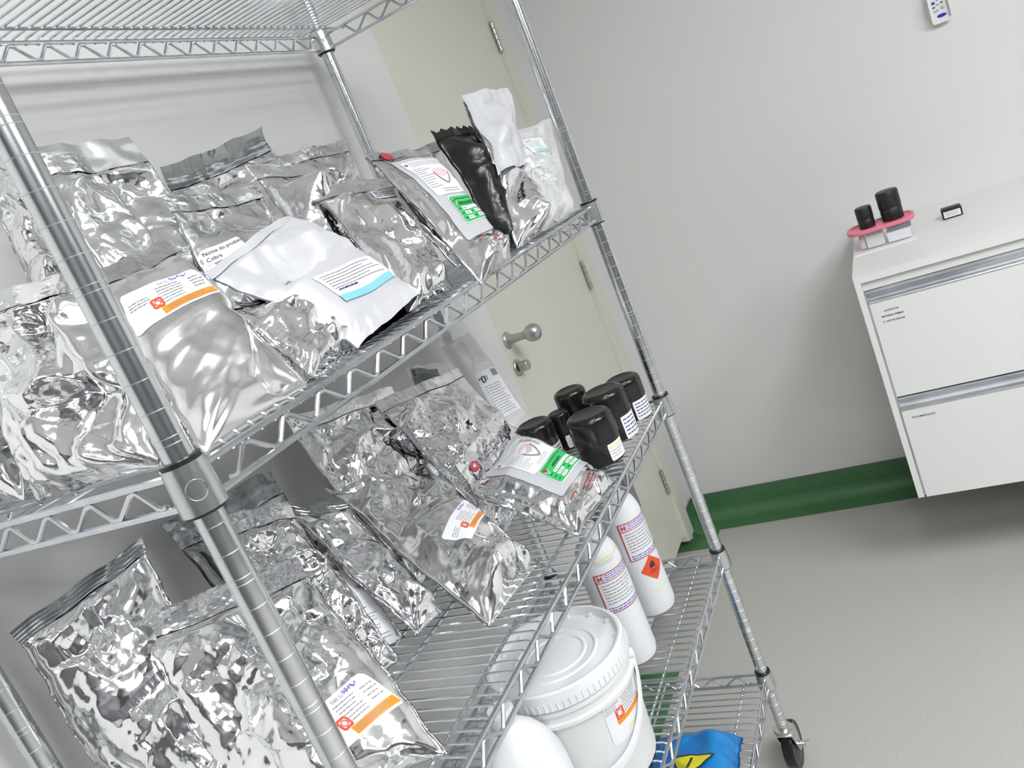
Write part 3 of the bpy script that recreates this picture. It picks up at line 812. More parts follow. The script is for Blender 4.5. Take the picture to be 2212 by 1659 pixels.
r, S = pouch('foil_pouch', 'silver pouch with a half-hidden paper slip behind the matt white pouch', 'pouch', Q['A15'], .030, 1.2, .045, 7, 2.8, 'foil', .09, 'foil_b', 20, G2, flat=((0., .45, .55, .72),))
T_ = SubS(S, -.050, .180, .06)
pl = paper(r, T_, -.026, .040, -.012, .012, label='white paper slip')
mb = MB(); text(mb, T_, 'Nome do produto', .0085, -.023, .002, .0015); text(mb, T_, 'Cobre', .0085, -.023, -.008, .0015); mb.build('printed_text', M['ink'], pl)
r, S = pouch('foil_pouch', 'badly crumpled silver pouch at the near end of the second shelf, behind the front post', 'pouch', Q['A1'], .060, 2.0, .045, 9, 2.4, 'foil', .10, 'foil_seal', 21, G2, .010)
mb = MB(); patch(mb, S, .064, .071, .160, .184, .0012, 2, 6); mb.build('red_strip', M['red'], r)
pouch('foil_pouch', 'crumpled silver pouch in the wall-side corner at the near end of the second shelf', 'pouch', Q['A1b'], .050, 1.8, .05, 8, 2.6, 'foil', .10, 'foil_seal', 22, G2)
pouch('foil_pouch', 'bright crumpled silver pouch above the near-end pouches, second shelf', 'pouch', Q['A2'], .045, 1.5, .04, 8, 2.6, 'foil_b', .10, 'foil_seal', 23, G2)
pouch('foil_pouch', 'silver pouch mostly hidden between the green-stickered pouch and the black bag', 'pouch', Q['A14'], .035, .9, .045, 6, 2.6, 'foil', .08, 'foil_shaded', 24, G2)

def shield(mb_fill, mb_line, S, a, b, k, off, rot=0.):
    """pointed-oval emblem: filled upper half, outlined lower tip"""
    c, s_ = math.cos(rot), math.sin(rot); tr = lambda x, y: (a+(x*c-y*s_)*k, b+(x*s_+y*c)*k)
    up = [(.5*math.cos(t), .35*math.sin(t)+.10) for t in [PI*q/10 for q in range(11)]]
    poly(mb_fill, S, [tr(*p) for p in up] + [tr(-.36, -.08), tr(0, -.22), tr(.36, -.08)], off)
    outline(mb_line, S, [tr(.5, .1), tr(.42, -.2), tr(.22, -.48), tr(0, -.66), tr(-.22, -.48), tr(-.42, -.2), tr(-.5, .1)], .09*k, off+.0002, 0, False)

def approved_pouch(C, label, seed, group, la, lb, ga, gb, win, logo, thick, logo_text, sink=.3):
    r, S = pouch('labelled_pouch', label, 'pouch', C, thick, 1.1, .04, 7, 6.0, 'foil', .06, 'foil_seal', seed, group, .003, 1.25, .65, sink=sink,
                 flat=((win[0]/S_W(C)+.5-.02, win[1]/S_W(C)+.5+.02, win[2]/S_H(C), win[3]/S_H(C)),))
    wp = paper(r, S, win[0], win[1], win[2], win[3], 'window', .0008, 'document_pocket', .004, 'grey clear document pocket')
    ORG[wp.name] = ORG[r.name]
    a0, a1, b0, b1 = la; w, h = a1-a0, b1-b0
    pl = paper(r, S, a0, a1, b0, b1, 'paper', .0016, 'paper_label', .003, 'white test certificate sticker')
    mb = MB(); dashes(mb, S, a0+w*.14, a1-w*.05, b1-h*.20, b1-h*.03, 4, .0022, seed, .35, ragged=.15)
    dashes(mb, S, a0+w*.03, a0+w*.46, b0+h*.18, b1-h*.24, 10, .0022, seed+1, .35, ragged=.5)
    dashes(mb, S, a0+w*.30, a1-w*.10, b0+h*.04, b0+h*.15, 2, .0022, seed+2, .35)
    mb.build('printed_text', M['ink_soft'], pl)
    mb = MB()
    sb = SubS(S, a1-w*.10, b0+h*.62, PI/2); bars(mb, sb, -h*.26, h*.26, -w*.045, w*.045, .0022, seed); mb.build('barcode', M['ink_soft'], pl)
    f_, l_ = MB(), MB(); shield(f_, l_, S, a0+w*.60, b0+h*.50, w*.36, .0022, .0); f_.build('pale_emblem', M['pinkish'], pl); l_.build('emblem_outline', M['ink_soft'], pl)
    mb = MB(); ellipse(mb, S, a0+w*.07, b1-h*.10, w*.035, w*.035, .0023); mb.build('red_dot', M['magenta'], pl)
    a0, a1, b0, b1 = ga; w, h = a1-a0, b1-b0
    wb = paper(r, S, a0-.002, a1+.002, b0-.002, b1+.002, 'paper', .0016, 'sticker_border', .004)
    gl = paper(r, S, a0, a1, b0, b1, 'green_print', .0022, 'green_label', .003, 'green approval sticker')
    mb = MB(); text(mb, S, 'APROVADO', h*.17, (a0+a1)/2+w*.03, b1-h*.37, .0029, 'c', 0, .02); dashes(mb, S, a0+w*.16, a1-w*.05, b1-h*.16, b1-h*.09, 1, .0029, seed, .6, ragged=.1)
    for q, (u, v) in enumerate(((.05, .46), (.05, .28), (.05, .10), (.46, .28), (.50, .10))):
        dashes(mb, S, a0+w*u, a0+w*(u+.10), b0+h*v, b0+h*(v+.09), 1, .0029, q, .6, ragged=0)
    mb.build('printed_text', M['ink'], gl)
    mb = MB()
    for (u0, u1, v0, v1) in ((.19, .93, .43, .56), (.19, .46, .245, .37), (.62, .93, .245, .37), (.19, .42, .06, .185), (.62, .93, .06, .185)):
        patch(mb, S, a0+w*u0, a0+w*u1, b0+h*v0, b0+h*v1, .0028, 8, 3)
    mb.build('blank_field', M['paper'], gl)
    mb = MB()
    for q, (u, v) in enumerate(((.22, .45), (.22, .26), (.66, .26), (.22, .08), (.66, .08))):
        dashes(mb, S, a0+w*u, a0+w*(u+.17), b0+h*v, b0+h*(v+.09), 1, .0033, q+4, .55, ragged=0)
    mb.build('typed_entry', M['ink_soft'], gl)
    f_, l_ = MB(), MB(); shield(f_, l_, S, a0+w*.09, b1-h*.22, w*.13, .0029); f_.build('emblem', M['magenta'], gl); l_.build('emblem_tip', M['paper'], gl)
    # maker's print around the pocket
    LSURF = S; la_, lb_ = logo[0], logo[1]
    if logo_text:
        # crumpled top of the bag folded up behind the label
        W_, H_ = S.W, S.H; b0_ = np.array(S.pos(-W_*.47, H_*.92, .002)); b1_ = np.array(S.pos(W_*.47, H_*.92, .002))
        t0_ = b0_ + np.array([.004, .016, .046]); t1_ = b1_ + np.array([.004, .018, .050])
        U, V = np.meshgrid(np.linspace(0, 1, 61), np.linspace(0, 1, 31)); rg = np.random.default_rng(seed+77)
        Gd = ((b0_*(1-U[..., None])+b1_*U[..., None])*(1-V[..., None]) + (t0_*(1-U[..., None])+t1_*U[..., None])*V[..., None])
        nn = np.cross(b1_-b0_, t0_-b0_); nn /= np.linalg.norm(nn)
        Gd = Gd + nn*(crumple(U*W_, V*.05, rg, .8, .03, 6, W_, .05)*np.clip(V/.2, 0, 1))[..., None]
        mbf = MB(); vs = [tuple(q) for q in Gd.reshape(-1, 3)] + [tuple(q) for q in (Gd-nn*.0012).reshape(-1, 3)]
        fs = []
        for jj in range(30):
            for ii in range(60):
                q = (jj*61+ii, jj*61+ii+1, (jj+1)*61+ii+1, (jj+1)*61+ii); fs.append(q); fs.append(tuple(k+61*31 for k in q[::-1]))
        mbf.add(vs, fs); mbf.build('pouch_flap', M['foil_b'], r)
        LSURF = BagS(Gd, W_*.94, .05); la_, lb_ = -W_*.33, .022
    f_, l_ = MB(), MB(); shield(f_, l_, LSURF, la_, lb_, logo[2], .0018, -.35); f_.build('printed_emblem', M['magenta'], r); l_.build('emblem_rim', M['ink'], r)
    mb = MB()
    if logo_text: text(mb, LSURF, logo_text, logo[2]*.78, la_+logo[2]*.62, lb_-logo[2]*.3, .0018, 'l', 0, .005)
    mb2 = MB()
    y1 = win[2]-.006; ww = win[1]-win[0]
    dashes(mb, S, win[0]+ww*.08, win[0]+ww*.40, y1-.042, y1-.010, 5, .0014, seed+3, .35); dashes(mb, S, win[0]+ww*.66, win[0]+ww*.97, y1-.036, y1-.004, 4, .0014, seed+4, .35)
    mb.build('printed_text', M['ink_soft'], r)
    dashes(mb2, S, win[0]+ww*.06, win[0]+ww*.30, y1-.010, y1-.004, 1, .0014, seed+5, .5); dashes(mb2, S, win[0]+ww*.44, win[0]+ww*.70, y1-.026, y1-.006, 3, .0014, seed+6, .35)
    mb2.build('red_print', M['magenta'], r)
    return r, S
def S_W(C):
    P = [np.array(c) for c in C]; return (np.linalg.norm(P[1]-P[0]) + np.linalg.norm(P[2]-P[3]))/2
def S_H(C):
    P = [np.array(c) for c in C]; return (np.linalg.norm(P[3]-P[0]) + np.linalg.norm(P[2]-P[1]))/2

approved_pouch(Q['A10'], 'tall silver pouch with white certificate and green approval sticker, leaning beside the black bag', 25, G2,
               (-.035, .062, .152, .246), None, (-.013, .062, .088, .144), None, (-.048, .066, .060, .256), (-.040, .270, .024), .030, '')
pouch('black_bag', 'black plastic bag with a torn rim leaning among the silver pouches', 'bag', Q['A11'], .055, .9, .04, 7, 2.2, 'black_film', .07, 'black_film', 26, None, .006, 1.2, jag=.007)
r, S = pouch('white_bag', 'tall milky white bag over a silver pouch, rising highest near the end post', 'bag', Q['A12'], .050, 1.1, .045, 8, 2.4, 'foil', .06, 'white_film', 27, None, .008, 1.3, jag=.005)
# loose milky sleeve pulled over its upper half
def sleeve(root, S, b0, b1, off, mat, name, seed, wmul=1.06):
    rng = np.random.default_rng(seed); mb = MB(); na, nb = 34, 40; vs = []
    for j in range(nb+1):
        for i in range(na+1):
            a = (-.5+i/na)*S.W*wmul; b = b0+(b1-b0)*j/nb
            bb = min(b, S.H*.985)
            p = S.pos(np.clip(a, -S.W*.485, S.W*.485), bb, off)
            q = S.pos(0, bb, 0); d = (S.pos(S.W*.3, bb, 0)-S.pos(-S.W*.3, bb, 0)).normalized()
            up = (S.pos(0, S.H*.8, 0)-S.pos(0, S.H*.3, 0)).normalized()
            p = p + d*(a-np.clip(a, -S.W*.485, S.W*.485)) + up*(b-bb)
            k = .0035*math.sin(11*i/na + 4*j/nb) + .002*math.sin(15*j/nb-7*i/na+seed) + .0008*math.sin(37*i/na+9*j/nb)
            n = d.cross(up); vs.append(p + n*(k+.003))
    fs = [(j*(na+1)+i, j*(na+1)+i+1, (j+1)*(na+1)+i+1, (j+1)*(na+1)+i) for j in range(nb) for i in range(na)]
    mb.add(vs, fs); return mb.build(name, M[mat], root)
sleeve(r, S, S.H*.44, S.H*1.04, .006, 'white_film', 'milky_sleeve', 3)
r, S = pouch('foil_pouch', 'silver pouch with small white sticker in a clear outer bag beside the end post', 'pouch', Q['A13'], .045, 1.1, .04, 8, 2.6, 'foil_b', .10, 'foil_seal', 28, G2, flat=((.3, .9, .66, .92),))
T_ = SubS(S, .018, .156, -.10)
pl = paper(r, T_, -.032, .036, -.017, .018, label='small white sticker')
mb = MB(); dashes(mb, T_, -.026, .030, -.006, .014, 5, .0015, 4, .4); mb.build('printed_text', M['ink_soft'], pl)
mb = MB(); patch(mb, T_, -.020, .034, -.016, -.009, .0015, 6, 1); mb.build('blue_stripe', M['teal'], pl)
sleeve(r, S, .004, S.H*1.03, .006, 'clear', 'clear_outer_bag', 5, 1.22)

# ---- middle shelf
approved_pouch(Q['B11'], 'flat thick silver pouch with green approval sticker lying before the black jars', 35, G3,
               (-.037, .070, .114, .194), None, (-.026, .076, .065, .111), None, (-.060, .088, .050, .204), (-.050, .214, .026), .045, 'VALDEQUIMICA', .5)
r, S = pouch('foil_pouch', 'big silver pouch lying down with a small orange-striped sticker, middle shelf', 'pouch', Q['B7'], .060, 1.5, .06, 8, 3.2, 'foil', .07, 'foil_seal', 31, G3, .006, 1.2, sink=.45,
             flat=((.22, .92, .30, .5),))
orange_label(r, SubS(S, .016, .134, .46), -.060, .060, -.025, .025, '', .4, 6)
r, S = pouch('foil_pouch', 'wide silver pouch with orange-striped 500 g sticker, behind the front post, middle shelf', 'pouch', Q['B2'], .055, 1.1, .045, 8, 2.8, 'foil', .12, 'foil_b', 32, G3, .008, 1.1,
             flat=((.6, .98, .12, .42),))
orange_label(r, SubS(S, .060, .077, .36), -.040, .040, -.025, .025, '500 G', .40, 7)
pouch('foil_pouch', 'long dark-sided silver pouch under the big lying pouch, middle shelf', 'pouch', Q['B8'], .045, 1.2, .045, 8, 2.6, 'foil', .08, 'foil_shaded', 33, G3)
r, S = pouch('foil_pouch', 'large creased silver pouch with a dark rolled seal at the near wall-side corner, middle shelf', 'pouch', Q['B1'], .055, 1.6, .045, 9, 2.6, 'foil', .06, 'foil_shaded', 34, G3, .008, 1.1,
             flat=((.3, .72, .5, .62),))
mb = MB(); T_ = SubS(S, .010, .160, .25); bars(mb, T_, -.036, .036, -.006, .006, .0014, 3); mb.build('barcode', M['ink_soft'], r)
mb = MB(); patch(mb, SubS(S, .055, .120, .3), -.004, .004, -.004, .004, .0014, 2, 2); mb.build('red_print', M['red'], r)
mb = MB(); patch(mb, SubS(S, .064, .114, .3), -.004, .006, -.003, .004, .0014, 2, 2); mb.build('blue_print', M['ink_blue'], r)
r, S = pouch('foil_pouch', 'slim grey pouch with a white barcoded sheet behind the 500 g pouch', 'pouch', Q['B4'], .030, .7, .04, 5, 3.0, 'foil', .12, 'foil_shaded', 36, G3, flat=((.2, 1., 0., .7),))
T_ = SubS(S, .012, .070, -.12)
pl = paper(r, T_, -.050, .036, -.066, .062, label='white barcoded sheet')
mb = MB(); dashes(mb, T_, -.044, .014, -.010, .030, 7, .0015, 6, .42); dashes(mb, T_, -.044, .030, -.058, -.016, 9, .0015, 7, .42); mb.build('printed_text', M['ink_soft'], pl)
mb = MB(); bars(mb, T_, -.042, .004, .036, .050, .0015, 5); mb.build('barcode', M['ink'], pl)
mb = MB(); scribble(mb, T_, .014, .020, .016, .010, .0015, 4); mb.build('handwriting', M['ink_blue'], pl)
pouch('foil_pouch', 'dark creased silver pouch under the shelf edge, wall side of the middle shelf', 'pouch', Q['B9'], .045, 1.4, .04, 9, 2.6, 'foil', .08, 'foil_seal', 37, G3)
r, S = pouch('foil_pouch', 'puckered silver pouch above the flat green-stickered pouch, middle shelf', 'pouch', Q['B10'], .050, 1.4, .045, 9, 2.6, 'foil_b', .08, 'foil_seal', 38, G3)
pouch('foil_pouch', 'shade-darkened silver pouch standing at the back behind the front post, middle shelf', 'pouch', Q['B5'], .040, .7, .05, 6, 2.8, 'foil_shaded', .14, 'foil_shaded', 39, G3)
pouch('foil_pouch', 'tightly wrinkled silver pouch before the shade-darkened pouch, middle shelf', 'pouch', Q['B6'], .040, 1.6, .024, 10, 2.6, 'foil_b', .10, 'foil_b', 40, G3)
r, S = pouch('clear_bag', 'clear plastic bag with a grey printed card, wall side of the middle shelf', 'bag', Q['C1'], .040, 1.0, .04, 8, 2.6, 'clear_powder', .08, 'clear', 41, None)
T_ = SubS(S, -.020, .255, -.15)
pl = paper(r, T_, -.044, .044, -.026, .026, 'paper_grey', rad=0, label='grey printed card')
mb = MB(); dashes(mb, T_, -.026, .036, -.022, .014, 7, .0015, 6, .42); mb.build('printed_text', M['ink'], pl)
def dice_logo(S, a, b, k, root):
    mb = MB(); outline(mb, S, [(a-k, b-k), (a, b-k), (a, b+k), (a-k, b+k)], k*.4, .0018); mb.build('blue_print', M['ink_navy'], root)
    mb = MB(); outline(mb, S, [(a+k*.3, b-k*.4), (a+k*1.2, b-k*.4), (a+k*1.2, b+k*.9), (a+k*.3, b+k*.9)], k*.4, .0018); mb.build('green_print', M['green_print'], root)
    mb = MB(); ellipse(mb, S, a-k*1.7, b+k*.6, k*.35, k*.35, .0018, 8); mb.build('red_print', M['red'], root)
dice_logo(T_, -.034, .016, .005, pl)
r, S = pouch('clear_bag', 'clear bag of white powder with a long printed label before the door', 'bag', Q['C2'], .045, 1.0, .045, 8, 2.6, 'clear_powder', .10, 'clear', 42, None, .006, 1.2, flat=((.05, .95, .2, .62),))
T_ = SubS(S, -.004, .135, -.10)
pl = paper(r, T_, -.034, .038, -.055, .055, 'paper', label='white printed label')
mb = MB(); dashes(mb, T_, -.028, .034, -.050, .022, 12, .0015, 6, .40); mb.build('printed_text', M['ink_soft'], pl)
mb = MB(); patch(mb, T_, .010, .028, .036, .052, .0015, 3, 3); mb.build('grey_patch', M['ink_soft'], pl)
dice_logo(T_, -.020, .036, .006, pl)

# =====================================================================  BLACK JARS
def jar(name, label, x, y, z, r, h, th0, kind, group='black jars on the middle shelf'):
    t = thing(name, label, 'jar', (x, y, z), group)
    hc = h*.52
    mb = MB(); rb = r*.955
    mb.lathe([(.0001, z+.001), (rb*.86, z), (rb*.96, z+.003), (rb, z+.009), (rb, z+h-hc+.004), (.0001, z+h-hc+.006)], (x, y, 0), 40); mb.build('jar_body', M['black_plastic'], t)
    mb = MB(); zc = z+h-hc
    prof = [(r*.97, zc), (r, zc+.0015), (r, zc+hc-r*.30)]
    for k in range(1, 9):
        a = PI/2*k/8; prof.append((r*.70+r*.30*math.cos(a), zc+hc-r*.30+r*.30*math.sin(a)))
    prof += [(r*.66, z+h-.0009), (.0001, z+h-.0012)]
    mb.lathe(prof, (x, y, 0), 44, 0, mis=[0]*(len(prof)-3)+[1, 1, 1]); mb.build('screw_cap', [M['black_plastic'], M['black_matte']], t)
    if kind:
        S = CylS(x, y, z+h*.24, r*.955, th0)
        w, hh = (.020, h*.165) if kind == 'y' else (.024, h*.22)
        pl = paper(t, S, -w, w, -hh, hh, 'paper', .0006, rad=.001)
        if kind == 'y':
            mb = MB(); patch(mb, S, -w*.9, w*.9, hh*.45, hh*.75, .0011, 8, 1); mb.build('yellow_stripe', M['yellow_pale'], pl)
            mb = MB(); dashes(mb, S, -w*.85, w*.8, -hh*.7, hh*.3, 3, .0011, 3, .3); mb.build('printed_text', M['ink_soft'], pl)
        else:
            mb = MB(); dashes(mb, S, -w*.85, w*.9, -hh*.8, hh*.85, 5, .0011, int(x*1000), .45); mb.build('printed_text', M['ink_navy'], pl)
    return t
aim = lambda x, y, d=0: math.atan2(CAM.y-y, CAM.x-x)+d
ZS3 = .9668
jar('plastic_jar', 'large black jar with a yellow-striped sticker, closest to the shelf edge', .865, .046, ZS3, .0426, .096, aim(.865, .046, .80), 'y')
jar('plastic_jar', 'tallest black jar with a printed sticker, behind the yellow-striped jar', .9705, .048, ZS3, .0428, .1005, aim(.97, .048, .95), 'p')
jar('plastic_jar', 'black jar with a wide printed sticker beside the end post', 1.058, .036, ZS3, .0365, .088, aim(1.05, .036, .80), 'p')
jar('plastic_jar', 'slim black jar without visible sticker, at the back of the jar group', 1.0300, .139, ZS3, .0327, .100, 0, None)
jar('plastic_jar', 'squat black jar partly hidden behind the flat green-stickered pouch', .908, .177, ZS3, .0370, .090, aim(.908, .177, .85), 'p')
jar('plastic_jar', 'small black jar squeezed behind the squat jar', .972, .152, ZS3, .0220, .078, aim(.972, .152, .8), 'y')

# =====================================================================  FOURTH SHELF
ZS4 = .5938
def white_bottle(label, x, y, h, r, th, seed, hazard, lz):
    t = thing('white_bottle', label, 'bottle', (x, y, ZS4), 'white bottles on the fourth shelf')
    z = ZS4
    prof = [(.0001, z+.003), (r*.80, z+.001), (r*.93, z+.004), (r, z+.016), (r, z+h*.80)]
    for k in range(1, 11):
        a = PI/2*k/10; prof.append((r*.42+r*.58*math.cos(a), z+h*.80+h*.20*math.sin(a)))
    prof += [(r*.36, z+h+.006), (r*.36, z+h+.012)]
    mb = MB(); mb.lathe(prof, (x, y, 0), 44); mb.build('bottle_body', M['hdpe'], t)
    mb = MB(); mb.lathe([(r*.40, z+h+.006), (r*.44, z+h+.008), (r*.44, z+h+.028), (r*.38, z+h+.032), (.0001, z+h+.032)], (x, y, 0), 32); mb.build('bottle_cap', M['cap'], t)
    S = CylS(x, y, z+h*lz, r, th)
    w, hh = .046, h*.158
    pl = paper(t, S, -w, w, -hh, hh, 'paper', .0006, rad=0, label='white label framed in red')
    mb = MB()
    for a0, a1, b0, b1 in ((-w, w, hh-.0016, hh), (-w, w, -hh, -hh+.0016), (-w, -w+.0022, -hh, hh), (w-.0016, w, -hh, hh)): patch(mb, S, a0, a1, b0, b1, .0011, 16 if a1-a0 > .01 else 1, 6)
    patch(mb, S, -w, w, hh*.56, hh*.59, .0011, 16, 1)
    # the maker's block emblem: two facing brackets joined by a bar
    e = -w+.004; q = .0115
    text(mb, S, 'H', .012, e+.002, hh*.68, .0012, 'l', 0, .05)
    outline(mb, S, [(e, hh*.62), (e+.0135, hh*.62), (e+.0135, hh*.95), (e, hh*.95)], .0006, .0011)
    mb.build('red_frame', M['red'], pl)
    mb = MB(); dashes(mb, S, -w+.020, w-.003, hh*.62, hh*.94, 3, .0011, seed, .55, ragged=.1); dashes(mb, S, -w+.006, w-.004, -hh*.94, -hh*.70, 2, .0011, seed+1, .6, ragged=.1); mb.build('blue_print', M['ink_blue'], pl)
    mb = MB(); dashes(mb, S, -w+.008, w-.004, -hh*.60, hh*.48, 7, .0011, seed+2, .45, ragged=.35); mb.build('printed_text', M['ink_soft'], pl)
    if hazard:
        S2 = SubS(CylS(x, y, z+h*.40, r, th-.18), 0, 0, 0)
        k = .0275
        hz = MB(); n = 8
        for q in range(16):
            y0, y1 = -k+2*k*q/16, -k+2*k*(q+1)/16; w0, w1 = k-abs(y0), k-abs(y1)
            for u in range(8):
                f = lambda w_, u_: -w_+2*w_*u_/8
                hz.add([S2.pos(f(w0, u), y0, .0009), S2.pos(f(w0, u+1), y0, .0009), S2.pos(f(w1, u+1), y1, .0009), S2.pos(f(w1, u), y1, .0009)], [(0, 1, 2, 3)])
        ho = hz.build('hazard_diamond', M['orange_red'], t, label='orange flammable-liquid diamond'); ORG[ho.name] = ORG[t.name]
        mb = MB()
        fl = [(-.006, .001), (-.0075, .006), (-.005, .0105), (-.0055, .0065), (-.002, .0155), (-.001, .010), (.0015, .0165), (.0030, .0105), (.0045, .0125), (.0058, .006), (.0045, .001)]
        poly(mb, S2, fl, .0014); patch(mb, S2, -.008, .007, -.0012, -.0004, .0014)
        text(mb, S2, 'LÍQUIDO', .0046, 0, -.0062, .0014, 'c'); text(mb, S2, 'INFLAMÁVEL', .0040, 0, -.0105, .0014, 'c'); text(mb, S2, '3', .0048, 0, -.0170, .0014, 'c')
        mb.build('printed_text', M['ink'], ho)
        mb = MB(); S3_ = CylS(x, y, z+h*.22, r, th+.05); patch(mb, S3_, -.020, .016, .0, .003, .0008, 8, 1); mb.build('yellow_stripe', M['yellow_pale'], t)
        mb = MB(); S3_ = CylS(x, y, z+h*.55, r, th+.55); poly(mb, S3_, [(0, -.006), (.003, 0), (0, .006), (-.003, 0)], .0008); mb.build('green_mark', M['green_print'], t)
    else:
        mb = MB(); S3_ = SubS(CylS(x, y, z+h*.86, r*.96, th), 0, 0, .02); patch(mb, S3_, -.036, .044, .006, .0095, .0008, 12, 1); mb.build('yellow_stripe', M['yellow_pale'], t)
        mb = MB(); dashes(mb, S3_, -.034, .010, -.004, .004, 2, .0008, 3, .35); mb.build('printed_text', M['ink_soft'], t)
white_bottle('white plastic bottle with a red-framed label, next to the lidded bucket', .806, .105, .254, .0420, aim(.806, .105, .58), 3, False, .635)
white_bottle('white plastic bottle with an orange flammable diamond, farther from the lidded bucket', .959, .100, .260, .0420, aim(.959, .1, .72), 8, True, .665)

# lidded bucket
BX, BY, BR, BH = .547, .106, .1145, .213
t = thing('lidded_bucket', 'white plastic bucket with a ribbed lid and an orange-striped sticker', 'bucket', (BX, BY, ZS4))
z = ZS4; rt = BR*.955; rbm = BR*.84
rf = lambda zz: rbm + (rt-rbm)*min(1, max(0, (zz-ZS4)/(BH*.86)))
mb = MB()
mb.lathe([(.0001, z+.004), (rbm*.93, z+.004), (rbm*.95, z), (rbm, z+.002), (rf(z+.10), z+.10), (rf(z+BH*.70), z+BH*.70), (rt+.004, z+BH*.71), (rt+.004, z+BH*.735), (rt, z+BH*.745),
          (rt, z+BH*.80), (rt+.0035, z+BH*.81), (rt+.0035, z+BH*.835), (rt, z+BH*.845), (rt, z+BH*.93), (.0001, z+BH*.93)], (BX, BY, 0), 72); mb.build('bucket_body', M['bucket'], t, True, 30)
mb = MB()
mb.lathe([(BR*.985, z+BH*.855), (BR, z+BH*.86), (BR*1.003, z+BH*.95), (BR*.995, z+BH*.985), (BR*.97, z+BH), (BR*.935, z+BH*.995), (BR*.91, z+BH*.955), (BR*.90, z+BH*.935), (BR*.80, z+BH*.935),
          (BR*.62, z+BH*.937), (BR*.60, z+BH*.948), (BR*.575, z+BH*.948), (BR*.555, z+BH*.937), (BR*.46, z+BH*.937), (BR*.44, z+BH*.948), (BR*.415, z+BH*.948), (BR*.395, z+BH*.937), (.0001, z+BH*.937)], (BX, BY, 0), 96)
for k in range(72):
    a = 2*PI*k/72; c, s_ = math.cos(a), math.sin(a)
    x0, y0 = BX+BR*1.002*c, BY+BR*1.002*s_
    mb.box((x0-.0012, y0-.0012, z+BH*.862), (x0+.0012, y0+.0012, z+BH*.925))
for k in range(14):
    a = 2*PI*(k+.3)/14; c, s_ = math.cos(a), math.sin(a)
    mb.box((BX+BR*.885*c-.0035, BY+BR*.885*s_-.0035, z+BH*.935), (BX+BR*.885*c+.0035, BY+BR*.885*s_+.0035, z+BH*.958))
mb.build('bucket_lid', M['bucket_lid'], t, True, 32)
# strap handle hanging down round the front
thv = aim(BX, BY); mb = MB(); vs = []; n = 34; cross = [(-.0012, -.0075), (.0012, -.0075), (.0020, 0), (.0012, .0075), (-.0012, .0075)]
for k in range(n+1):
    u = k/n; a = thv + .98 - 2.9*u + .35
    zz = z+BH*.77 - .118*math.sin(PI*u)**.75
    rr = rf(zz)+.0075
    for (dr, dz) in cross: vs.append((BX+(rr+dr)*math.cos(a), BY+(rr+dr)*math.sin(a), zz+dz))
fs = []
m_ = len(cross)
for k in range(n):
    for i in range(m_): fs.append((k*m_+i, k*m_+(i+1) % m_, (k+1)*m_+(i+1) % m_, (k+1)*m_+i))
mb.add(vs, fs)
for u in (0, 1):
    a = thv + .98 - 2.9*u + .35
    mb.lathe([(.008, -.002), (.008, .006), (.005, .008), (.0001, .008)], (BX+rt*math.cos(a), BY+rt*math.sin(a), z+BH*.77), 16, 0, (math.cos(a), math.sin(a), 0))
mb.build('carry_handle', M['bucket_lid'], t)
S = CylS(BX, BY, z+BH*.44, rf(z+BH*.44), thv+.64)
class _C:
    def pos(s, a, b, off):
        zz = z+BH*.555+b; r = rf(zz); th = thv+.66+a/r
        return Vector((BX+(r+off)*math.cos(th), BY+(r+off)*math.sin(th), zz))
S = _C()
pl = paper(t, S, -.040, .048, -.040, .030, 'paper', .0007, rad=.003, label='white sticker with an orange strip')
mb = MB(); patch(mb, S, -.022, .046, -.012, -.004, .0012, 14, 1); mb.build('orange_strip', M['orange'], pl)
mb = MB(); outline(mb, S, [(-.020, -.003), (-.006, -.003), (-.006, .012), (-.020, .012)], .0030, .0012); outline(mb, S, [(-.013+.005*math.cos(k*PI/8), .0045+.005*math.sin(k*PI/8)) for k in range(16)], .0012, .0012); mb.build('square_mark', M['orange_red'], pl)
mb = MB(); dashes(mb, S, -.003, .046, -.002, .026, 6, .0012, 3, .45); dashes(mb, S, -.038, -.008, .013, .026, 3, .0012, 4, .45); mb.build('printed_text', M['ink_soft'], pl)
mb = MB(); patch(mb, S, -.004, .030, -.030, -.026, .0012, 8, 1); mb.build('yellow_stripe', M['yellow_pale'], pl)

# white jug in front of the bucket
JX, JY = .372, .112; z = ZS4
t = thing('plastic_jug', 'white plastic jug with a small cap standing before the lidded bucket', 'jug', (JX, JY, z))
mb = MB(); seg = 40; prof = [(.050, 0), (.062, .004), (.064, .02), (.064, .125), (.062, .145), (.054, .172), (.040, .198), (.024, .216), (.0175, .222), (.0165, .232)]
vs = []; fs = []
for (r_, h_) in prof:
    sq = 1 if h_ < .16 else max(0, 1-(h_-.16)/.05)
    for k in range(seg):
        a = 2*PI*k/seg
        q = r_*(1+.16*sq*(abs(math.cos(2*a))*-1+.6))
        vs.append((JX+q*1.02*math.cos(a+.5), JY+q*math.sin(a+.5), z+h_))
for i in range(len(prof)-1):
    for k in range(seg): fs.append((i*seg+k, i*seg+(k+1) % seg, (i+1)*seg+(k+1) % seg, (i+1)*seg+k))
fs.append(tuple(range(seg))[::-1]); mb.add(vs, fs); mb.build('jug_body', M['hdpe'], t, True, 60)
mb = MB(); mb.lathe([(.0185, z+.226), (.0195, z+.228), (.0195, z+.244), (.0175, z+.248), (.0001, z+.248)], (JX, JY, 0), 32); mb.build('jug_cap', M['cap'], t)

